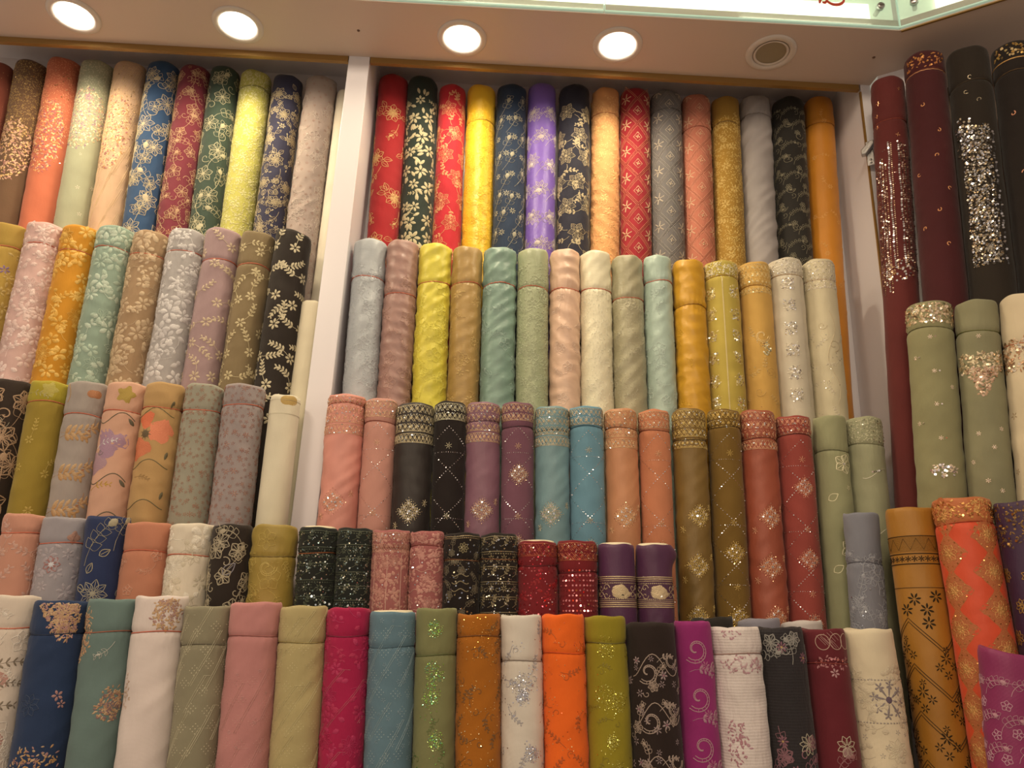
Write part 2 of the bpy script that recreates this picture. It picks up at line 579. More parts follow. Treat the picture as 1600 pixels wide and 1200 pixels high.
    def dash(s, v, w, m, gap=0.005):
        u = -s.um
        while u < s.um:
            s.st([(u, v), (u+gap*0.55, v)], w, m); u += gap

    def spots(s, du, dv, jit=0.15, v0=0.0, v1=None, off=0.0):
        v1 = s.vmax if v1 is None else v1
        j = 0
        v = v0/s.z+dv*0.5
        while v < v1:
            u = -s.um + (du/2 if j % 2 else 0) + off
            while u < s.um:
                yield (u+s.r.gauss(0, jit*du), v+s.r.gauss(0, jit*dv))
                u += du
            v += dv; j += 1

    # ---- motifs
    def flower(s, u, v, r, n, m, c=None, wid=0.55, rot=None, inner=0.15):
        rot = s.r.random()*6.28 if rot is None else rot
        for i in range(n):
            a = rot+2*pi*i/n
            s.pet(u+sin(a)*r*inner, v-cos(a)*r*inner, a, r*(1-inner), r*wid*4.4/n, m)
        if c: s.disc(u, v, r*0.2, c, 0.0009)

    def oflower(s, u, v, r, n, m, c=None, t=0.0009, vein=False, rot=None, wid=1.0):
        rot = s.r.random()*6.28 if rot is None else rot
        for i in range(n):
            a = rot+2*pi*i/n
            s.opet(u+sin(a)*r*0.15, v-cos(a)*r*0.15, a, r*0.85, r*wid*4.2/n, m, t, vein)
        if c: s.disc(u, v, r*0.16, c, 0.0009)

    def peony(s, u, v, r, m, m2=None):
        m2 = m2 or m
        rot = s.r.random()*6.28
        for i in range(7):
            a = rot+2*pi*i/7
            s.opet(u+sin(a)*r*0.3, v-cos(a)*r*0.3, a, r*0.7, r*0.62, m, 0.0011, True)
        for i in range(5):
            a = rot+0.4+2*pi*i/5
            s.pet(u+sin(a)*r*0.08, v-cos(a)*r*0.08, a, r*0.42, r*0.34, m2)
            s.opet(u, v, a+0.3, r*0.62, r*0.45, m, 0.0009)
        s.disc(u, v, r*0.12, m, 0.001)

    def spray(s, u, v, a, l, m, n=5, lw=0.3, bend=0.6, ll=None, fill=True, stem=True, tip=True):
        pts = []
        if fill: lw *= .8
        x, y, b = u, v, a
        ll = ll or l/n*1.1
        for i in range(n+1):
            pts.append((x, y))
            x += sin(b)*l/n; y -= cos(b)*l/n
            b += bend/n
            if i:
                for q in (-1, 1):
                    k = ll*(1-0.35*i/n)
                    if fill: s.pet(x, y, b+q*0.85, k, k*lw*1.4, m)
                    else: s.opet(x, y, b+q*0.85, k, k*lw*1.5, m, 0.0008)
        if stem: s.st(pts, 0.0010, m)
        if tip: s.pet(pts[-1][0], pts[-1][1], b, ll*0.9, ll*lw*1.3, m)

    def star(s, u, v, r, n, m, w=0.0010):
        for i in range(n):
            a = 2*pi*i/n+0.2
            s.st([(u+sin(a)*r*0.15, v-cos(a)*r*0.15), (u+sin(a)*r, v-cos(a)*r)], w, m, 0.0009)

    def scroll(s, u, v, r, m, hand=1, rot=0.0, turns=1.15, t=0.0012, double=False):
        for k in ((1.0, 0.78) if double else (1.0,)):
            pts = []
            for i in range(22):
                q = i/21
                a = rot+hand*q*turns*2*pi
                rr = r*k*(1-q*0.82)
                pts.append((u+rr*cos(a), v+rr*sin(a)))
            s.st(pts, t, m)
        if double:
            for i in range(2, 15):
                q = i/21
                a = rot+hand*q*turns*2*pi
                s.st([(u+r*(1-q*0.82)*cos(a), v+r*(1-q*0.82)*sin(a)), (u+r*0.78*(1-q*0.82)*cos(a), v+r*0.78*(1-q*0.82)*sin(a))], t*0.6, m)

    def cluster(s, u, v, ru, rv, ms, n, size=0.004, shape='ell', seq=None):
        """a dense heap of petals and beads filling an ellipse or a downward triangle"""
        for i in range(n):
            for _ in range(8):
                a, b = s.r.uniform(-1, 1), s.r.uniform(-1, 1)
                if shape == 'ell' and a*a+b*b < 1: break
                if shape == 'tri' and abs(a) < (1-b)/2: break
                if shape == 'box': break
            x, y = u+a*ru, v+b*rv
            m = s.r.choice(ms)
            if m[0] == 'S' or (seq and s.r.random() < 0.35):
                s.seq(x, y, size*s.r.uniform(0.3, 0.5), m)
            else:
                s.pet(x, y, s.r.random()*6.28, size*s.r.uniform(0.8, 1.5), size*s.r.uniform(0.4, 0.7), m)

    # ---- whole cloths
    def peonies(s, m, m2=None, r=0.028, dv=0.085, du=0.075, v0=0.07):
        for u, v in s.spots(du, dv, 0.07, v0):
            s.peony(u, v, r*s.r.uniform(0.85, 1.1), m, m2)
            for i in range(4):
                a = s.r.random()*6.28
                s.opet(u+sin(a)*r*1.0, v-cos(a)*r*1.0, a+s.r.uniform(-.5, .5), r*0.85, r*0.5, m, 0.001, True)
            s.spray(u+r*0.7, v+r*1.1, s.r.uniform(2.2, 3.6), r*1.5, m, 3, fill=False)

    def filled(s, m, r=0.016, du=0.036, dv=0.04, leaf=2, c=None, n=6, v0=0.05, m2=None, wid=0.6):
        """closely set filled flowers with leaves between"""
        for u, v in s.spots(du, dv, 0.14, v0):
            s.flower(u, v, r*s.r.uniform(0.7, 1.1), n, m, c, wid)
            for i in range(leaf):
                a = s.r.random()*6.28
                s.pet(u+sin(a)*r*1.0, v-cos(a)*r*1.0, a+s.r.uniform(-.8, .8), r*1.0, r*0.42, m2 or m)

    def hatch(s, m, r=0.024, du=0.062, dv=0.062, v0=0.05, n=6):
        for u, v in s.spots(du, dv, 0.1, v0):
            rot = s.r.random()*6
            for i in range(n):
                a = rot+2*pi*i/n
                s.opet(u+sin(a)*r*.2, v-cos(a)*r*.2, a, r*.8, r*.62, m, 0.0009)
                for q in (-0.16, 0.0, 0.16):
                    s.st([(u+sin(a+q*2)*r*.35, v-cos(a+q*2)*r*.35), (u+sin(a+q*0.9)*r*.9, v-cos(a+q*0.9)*r*.9)], 0.0009, m)
            s.disc(u, v, r*.16, m, .001)
            for i in range(3):
                a = s.r.random()*6.28
                s.spray(u+sin(a)*r, v-cos(a)*r, a, r*1.1, m, 3, 0.5, 1.0)

    def lines(s, m, r=0.02, du=0.05, dv=0.055, v0=0.05, n=5, t=0.0009, vine=True):
        """outlined blossoms and trailing leaves"""
        for u, v in s.spots(du, dv, 0.1, v0):
            s.oflower(u, v, r*s.r.uniform(.7, 1), n, m, m, t, True)
            if vine:
                a = s.r.uniform(-0.8, 0.8)
                s.spray(u+r*.3, v-r*.6, a, r*2.0, m, 4, 0.5, s.r.uniform(-1, 1.4), r*.7, False)
                s.scroll(u-r, v+r, r*.5, m, s.r.choice((-1, 1)), s.r.random()*6, 0.9, t)

    def lace(s, m, r=0.012, du=0.022, dv=0.024, v0=0.0, m2=None):
        """dense tonal lace: blossoms, leaves and curls touching each other"""
        for i, (u, v) in enumerate(s.spots(du, dv, 0.2, v0)):
            k = s.r.random()
            mm = m2 if (m2 and s.r.random() < .5) else m
            if k < 0.5: s.flower(u, v, r*s.r.uniform(.8, 1.35), s.r.choice((5, 6, 7)), mm, None, 0.62)
            elif k < 0.8: s.spray(u, v, s.r.random()*6.28, r*2.0, mm, 3, 0.5, 1.2)
            else: s.oflower(u, v, r*1.2, 8, mm, mm, 0.0008, True)
            for q in range(2): s.pet(u+s.r.uniform(-1, 1)*r*1.3, v+s.r.uniform(-1, 1)*r*1.3, s.r.random()*6, r*s.r.uniform(.6, 1.1), r*.6, m2 if m2 and q else m)

    def tonal(s, m, r=0.014, du=0.04, dv=0.04, v0=0.06):
        """thin quiet outline embroidery in the cloth's own colour"""
        for u, v in s.spots(du, dv, 0.2, v0):
            k = s.r.random()
            if k < .5: s.oflower(u, v, r*s.r.uniform(.7, 1.1), 5, m, None, 0.0012)
            s.spray(u, v+r, s.r.random()*6.28, r*2, m, 4, .4, 1.5, r*.55, False)

    def crust(s, m, n=900, size=0.0035, v0=0.03, v1=None):
        """all-over tiny raised stitches"""
        v1 = v1 or s.vmax
        for i in range(n):
            s.pet(s.r.uniform(-s.um, s.um), s.r.uniform(v0, v1), s.r.random()*6.28, size*s.r.uniform(.7, 1.6), size*.5, m)

    def sprays(s, m, l=0.035, du=0.05, dv=0.055, v0=0.01, fl=True, n=4):
        for u, v in s.spots(du, dv, 0.12, v0):
            a = s.r.uniform(-2.2, 2.2)
            s.spray(u, v, a, l, m, n, 0.42, s.r.uniform(-1.4, 1.4), l*.30)
            if fl: s.flower(u-sin(a)*l*.2, v+cos(a)*l*.2, l*.33, 6, m, None, .6)

    def lattice(s, m, a=0.036, b=0.045, v0=0.07, star='', mt=None, w=0.0014):
        """diamond trellis of double lines, a star and a small ringed lozenge by turns in the diamonds"""
        mt = mt or m
        n = int(s.um/a)+2
        for j in range(-1, int((s.vmax-v0)/b)+2):
            for i in range(-n, n+1):
                if (i+j) % 2: continue
                u, v = i*a, v0+j*b
                for k in (1.0, .86):
                    for (p, q, r_, t) in ((0, -1, 1, 0), (1, 0, 0, 1), (0, 1, -1, 0), (-1, 0, 0, -1)):
                        s.st([(u+(p+(r_-p)*x/6)*a*k, v+(q+(t-q)*x/6)*b*k) for x in range(7)], w, mt, .0005)
                if j % 2: s.star(u, v, a*.5, 6, m, .0036)
                else:
                    s.star(u, v, a*.18, 4, m, .003)
                    s.st([(u, v-b*.35), (u+a*.35, v), (u, v+b*.35), (u-a*.35, v), (u, v-b*.35)], w*1.3, m, .0006)

    def butis(s, m, c=None, r=0.004, du=0.016, dv=0.016, v0=0.0, n=5, jit=.15, leaf=None):
        for u, v in s.spots(du, dv, jit, v0):
            s.flower(u, v, r*s.r.uniform(.8, 1.3), n, m, c, .36)
            if leaf: s.pet(u+r, v+r, s.r.random()*6, r*1.3, r*.6, leaf)

    def medallion(s, u, v, r, m, seq='Sd8d8e8'):
        """a diamond of little stars and sequins"""
        for (a, b) in ((0, 0), (0, -.8), (0, .8), (-.85, 0), (.85, 0), (-.45, -.4), (.45, -.4), (-.45, .4), (.45, .4)):
            s.star(u+a*r*.75, v+b*r*.75, r*.30, 8, m, 0.0013)
            s.seq(u+a*r*.75, v+b*r*.75, .0020, seq, .2)
            for q in range(2): s.seq(u+a*r*.75+s.r.gauss(0, r*.12), v+b*r*.75+s.r.gauss(0, r*.12), .0010, seq, .2)
        for i in range(28):
            a = i*2*pi/28
            k = r*1.05/(abs(cos(a))**1.2+abs(sin(a))**1.2)
            s.seq(u+k*cos(a), v+k*sin(a), .0009, m if m[0] == 'S' else 'S'+m[-6:])

    def border(s, v0, v1, m, seq='Sd8d0c0', d=0.012):
        """a worked strip: zigzag trellis, little stars, dotted rims"""
        h = v1-v0
        s.line(v0+.001, .0012, m); s.line(v1-.001, .0014, m)
        s.dash(v1-.0035, .0012, m, .0035)
        k = max(1, round(h/0.022))
        hh = h/k
        u = -s.um
        while u < s.um:
            for j in range(k):
                a = v0+j*hh
                s.st([(u, a+hh*.1), (u+d, a+hh*.9)], .001, m); s.st([(u+d*.35, a+hh*.1), (u+d*1.35, a+hh*.9)], .001, m)
                s.st([(u+d, a+hh*.1), (u, a+hh*.9)], .0009, m)
                s.star(u+d*.5, a+hh*.5, d*.33, 6, m, .0013)
                for q_ in range(2): s.seq(u+d*s.r.random(), a+hh*s.r.random(), .0014, seq)
            u += d

    def dotlat(s, m, d=0.06, v0=0.05, seq='Se0e0e8', r=.0008, gap=.005, sp=1.0):
        n = int(s.um*2/d)+2
        for i in range(-n, n+1):
            for j in range(int((s.vmax-v0)/(2*d*sp))+2):
                u, v = i*d, v0+j*2*d*sp+(d*sp if i % 2 else 0)
                for (a, b) in ((1, 1), (-1, 1)):
                    K = int(d*1.4/gap)
                    for k in range(K):
                        s.seq(u+a*d*k/K, v+b*d*sp*k/K, r*s.r.uniform(.8, 1.5), seq)
                    s.st([(u, v), (u+a*d, v+b*d*sp)], .0005, m, .0003)

    def sequins(s, ms, n=1500, v0=0.004, r=(.0008, .0020), v1=None):
        v1 = v1 or s.vmax
        for i in range(n):
            s.seq(s.r.uniform(-s.um, s.um), s.r.uniform(v0, v1), s.r.uniform(*r), s.r.choice(ms))

    def glitter(s, ms, spots, n=110, r=(.0005, .0010)):
        """patches of glitter: (u, v, radius)"""
        for (u, v, R_) in spots:
            for i in range(n):
                a, q = s.r.random()*6.28, sqrt(s.r.random())*R_*(0.85+.15*sin(5*s.r.random()*6))
                s.seq(u+q*cos(a), v+q*sin(a)*1.15, s.r.uniform(*r), s.r.choice(ms))

    def gsprig(s, m, ms, l=0.03, du=.05, dv=.06, v0=.03, n=12):
        for u, v in s.spots(du, dv, .15, v0):
            s.spray(u, v, s.r.random()*6.28, l, m, 4, .5, s.r.uniform(-2, 2), l*.28, True)
            s.scroll(u+l*.3, v+l*.3, l*.25, m, 1, s.r.random()*6, .8, .001)
            for i in range(n):
                s.seq(u+s.r.gauss(0, l*.4), v+s.r.gauss(0, l*.4), s.r.uniform(.0005, .001), s.r.choice(ms))

    def worked(s, m, ms, v0=.03, d=.03):
        """dense vine bands with sequins, for the heavy dark and pink cloths"""
        v = v0
        k = 0
        while v < s.vmax:
            s.line(v, .0016, m); s.dash(v+.004, .0022, m, .0045)
            u = -s.um
            while u < s.um:
                if k % 2: s.flower(u+d*.3, v+d*.5, d*.28, 7, m, None, .5); s.scroll(u+d*.8, v+d*.55, d*.22, m, 1, 0, .9, .0011)
                else: s.spray(u, v+d*.75, 1.2, d*.9, m, 4, .5, -1.1, d*.25)
                u += d
            v += d*1.1; k += 1
        s.sequins(ms, int(s.vmax*2200), v0, (.0007, .0016))

    def geo(s, m, d=0.045, v0=.03, dots=True, slant=.5):
        """long fine slanting running-stitch lines, L turns and dot blocks"""
        u = -s.um
        while u < s.um:
            v = v0+s.r.uniform(0, .05)
            while v < s.vmax:
                l = s.r.uniform(.06, .12)
                for q in (0, .004):
                    s.st([(u+q-slant*.12*(k/9)*l/.12+.01, v+l*k/9) for k in range(10)], .0009, m)
                if s.r.random() < .6: s.st([(u+.01, v), (u+.01+s.r.uniform(.008, .02), v+.001)], .0009, m)
                v += l+s.r.uniform(.01, .05)
            u += d*s.r.uniform(.5, .9)
        if dots:
            for (a, b) in s.spots(.03, .035, .1, v0+.02):
                for i in range(3):
                    for j in range(3):
                        s.disc(a+(i-j)*.0042, b+(i+j-2)*.0042, .0011, m, .0006)

    def paisley(s, spots, gold, pink, n=150):
        for (u, v, ru, rv, sh) in spots:
            s.cluster(u, v, ru, rv, [gold, gold, pink, 'c9a77a'], n, .0058, sh)
            for i in range(int(n/14)):
                a, b = s.r.uniform(-.7, .7), s.r.uniform(-.7, .7)
                s.flower(u+a*ru, v+b*rv, .005, 6, pink, gold)

    def ogee(s, m, gold, d=0.075):
        """brocade: broad wavy lobed columns with gold tracery"""
        for c in (-1.5, -.5, .5, 1.5):
            for j in range(int(s.vmax/d)+2):
                u, v = c*d*1.1, j*d+(d/2 if int(c+2) % 2 else 0)
                s.blob(u, v, lambda a: d*(.43+.07*cos(4*a)+.03*cos(8*a))*(1 if abs(sin(a)) < .7 else 1.05), m, .0004, 26)
                s.peony(u, v, d*.26, gold)
                for i in range(14):
                    a = i*2*pi/14
                    s.seq(u+d*.36*cos(a), v+d*.36*sin(a), .0014, 'S'+gold[-6:])


def scaled(fn, z):
    def g(s, *a, **k):
        z0 = s.z
        if z0 != 1: return fn(s, *a, **k)
        s.z = z; s.um /= z; s.vmax /= z
        fn(s, *a, **k)
        s.z = 1; s.um *= z; s.vmax *= z
    return g


for nm_, z_ in dict(peonies=1.35, filled=1.4, hatch=1.35, lines=1.35, lace=1.5, tonal=1.35, sprays=1.3, butis=1.35, gsprig=1.3, worked=1.15).items():
    setattr(Pat, nm_, scaled(getattr(Pat, nm_), z_))


# ------------------------------------------------------------------ the roll itself
TUBE = surf('paper_tube', 'cbb083', 0.8, 0, 0.3, 90)
LINING = surf('lining_cloth', 'e9d9ae', 0.8, 0, 0.4, 90)
STR_RED = surf('binding_string', 'c8694c', 0.7)
NR = [0]


def rfun(R, sv, seed, amp, cuffbulge=0.0):
    r = random.Random(seed*7+3)
    waves = [(r.choice((1, 2, 2, 3)), r.uniform(8, 40)*r.choice((-1, 1)), r.random()*6.3, r.uniform(.4, 1)) for _ in range(3)]
    waves += [(r.choice((2, 3, 4)), r.uniform(60, 150)*r.choice((-1, 1)), r.random()*6.3, r.uniform(.15, .4)) for _ in range(4)]
    sg = r.choice((-1, 1))
    diag = [(r.choice((2, 3, 4)), sg*r.uniform(70, 150), r.random()*6.3, .4) for _ in range(4)]

    def f(phi, v):
        y = np.zeros_like(phi)
        for k, q, p, a in waves: y += a*np.sin(k*phi+q*v+p+1.2*np.sin(17*v+p))
        d = np.zeros_like(phi)
        for k, q, p, a in diag: d += a*(1-2*np.abs(np.sin((k*phi+q*v+p+1.6*np.sin(23*v+2*phi+p))/1.6)))
        res = R*(1 + .011*min(amp, 1.3)*y + .032*max(0.06, amp-.72)*d)
        res = res - .0015*np.exp(-(v/.004)**2)                         # rounded lip
        if sv:
            dist = v-sv
            res -= .0026*np.exp(-(dist/.0045)**2)
            res += .0009*amp*np.exp(-np.abs(dist)/.018)*np.sin(21*phi+p+dist*60)*(np.abs(dist) > .001)
            res += cuffbulge*(dist < 0)*np.clip(-dist/.01, 0, 1)
        return res
    return f


def fabric_roll(top, base, yaw, R, color, kind='cotton', sv=None, vmax=.5, amp=1.0, pat=None, label='', group=None,
                alt=None, lining=False, string=None, cuffcol=None, name='fabric_roll', cap=True, flop=0, tilt=0.0):
    """a bolt of cloth standing on end. top/base: axis ends; yaw turns its face; sv: how far down the string is tied"""
    NR[0] += 1
    seed = NR[0]
    ax = (top-base)
    L = ax.length
    az = ax.normalized()
    fy = Vector((-sin(yaw), cos(yaw), 0))           # away from the viewer
    ay = (fy - az*fy.dot(az)).normalized()
    axx = ay.cross(az)
    e = empty(name, base)
    e.matrix_world = Matrix(((axx.x, ay.x, az.x, base.x), (axx.y, ay.y, az.y, base.y), (axx.z, ay.z, az.z, base.z), (0, 0, 0, 1)))
    tag(e, label, 'fabric roll', group)
    f = rfun(R, sv, seed, amp)

    def P3(u, v, h=0.0):
        u = np.asarray(u, float); v = np.asarray(v, float)
        phi = u/R
        rr = f(phi, v)+h
        zz = L-v
        zz = zz + (.0012*np.sin(2*phi+seed) + .0008*np.sin(5*phi+seed*3))*np.exp(-v/.02)
        if tilt: zz = zz + tilt*R*np.sin(phi)*np.exp(-(v/.05)**2)
        x = rr*np.sin(phi)
        if flop: x = x + flop*np.exp(-((v-.018)/.016)**2)*np.clip(np.sin(phi), 0, 1)**2
        return np.stack([x, -rr*np.cos(phi), zz], -1)

    n = 60

    def skin(va, vb, nz, capped):
        V = []
        F = []
        vs = np.linspace(va, vb, nz)
        if not capped and vb > .6:
            vs = np.concatenate([np.linspace(va, .6, nz-12), np.linspace(.6, vb, 13)[1:]])
        nz = len(vs)
        U = np.arange(n)*2*pi*R/n
        U = np.where(U > pi*R, U-2*pi*R, U)
        UU, VVv = np.meshgrid(U, vs)
        V = P3(UU.ravel(), VVv.ravel()).reshape(-1, 3)
        for j in range(nz-1):
            for i in range(n):
                F.append([j*n+i, (j+1)*n+i, (j+1)*n+(i+1) % n, j*n+(i+1) % n])
        if capped:
            rings = [V]
            b = len(V)
            prev = 0
            for (k, dz) in ((.955, .0012), (.90, .0002), (.86, -.003), (.70, -.0015), (.5, -.003), (.36, -.004), (.34, -.02)):
                ph = np.arange(n)*2*pi/n
                base_r = P3(ph*0+np.where(ph > pi, ph-2*pi, ph)*R, ph*0)
                wob = dz+.0008*np.sin(3*ph+seed+k*9)
                q = base_r*[k, k, 1]+np.stack([0*ph, 0*ph, wob], -1)
                rings.append(q)
                for i in range(n):
                    F.append([prev+i, prev+(i+1) % n, b+(i+1) % n, b+i])
                prev = b
                b += n
            V = np.concatenate(rings)
        return V, F

    P = None
    if pat:
        P = Pat(R, vmax, sv, seed)
        pat(P)
    cm = cloth_mat(color, kind, alt)
    segs = [('cloth', sv, L)] if sv else [('cloth', 0.0, L)]
    if sv: segs.append(('folded_cuff', 0.0, sv))
    for (nm, va, vb) in segs:
        capped = va == 0.0
        nz = max(6, int((min(vb, .6)-va)/.0045)) + (12 if vb > .6 else 0)
        V, F = skin(va, vb, nz, capped)
        mats = [cloth_mat(cuffcol, kind, alt) if (nm == 'folded_cuff' and cuffcol) else cm]
        MI = [0]*len(F)
        if P and P.V:
            A = np.array(P.V)
            pts = P3(A[:, 0], A[:, 1], A[:, 2])
            used = {}
            base_i = len(V)
            keep = []
            nb = 0
            idx = {}
            newF = []
            for fc, mk in zip(P.F, P.M):
                cv = P.V[fc[0]][1]
                if (cv >= va-1e-9 or va == 0) and (cv < vb):
                    g = []
                    for i in fc:
                        if i not in idx:
                            idx[i] = base_i+len(keep); keep.append(i)
                        g.append(idx[i])
                    newF.append(g[::-1])
                    if mk not in used:
                        used[mk] = len(mats); mats.append(thread(P.mats[mk]))
                    MI.append(used[mk])
            if keep:
                V = np.concatenate([V, pts[keep]])
                F = F+newF
        o = mesh_obj(nm, V, F, mats, MI, e)
        if nm == 'folded_cuff' and cuffcol: o['label'] = 'differently coloured folded top of the roll'
    if sv:
        ph = np.arange(n)*2*pi/n
        u = np.where(ph > pi, ph-2*pi, ph)*R
        V = []
        for k in range(6):
            a = k*pi/3
            V.append(P3(u, u*0+sv+.0011*sin(a)+.0015*np.sin(2*ph+seed), .0006+.0011*cos(a)))
        V = np.stack(V, 1).reshape(-1, 3)
        F = [[i*6+k, i*6+(k+1) % 6, ((i+1) % n)*6+(k+1) % 6, ((i+1) % n)*6+k] for i in range(n) for k in range(6)]
        mesh_obj('string', V, F, [surf_string(string, color)], parent=e)
    if lining:
        lathe('lining', [(R*.86, L-.03), (R*.86, L+.0035), (R*.80, L+.0045), (R*.74, L+.003), (R*.72, L-.008), (R*.35, L-.006), (R*.34, L-.03)], LINING, e, 40)
    elif cap:
        lathe('core_tube', [(R*.335, L-.03), (R*.335, L-.001), (R*.30, L-.001), (R*.29, L-.03)], TUBE, e, 28)
    return e


STRM = {}


def surf_string(spec, color):
    if spec is None:
        # a red tacking thread
        return STR_RED
    if spec not in STRM: STRM[spec] = surf('binding_thread_'+spec, spec, 0.75)
    return STRM[spec]

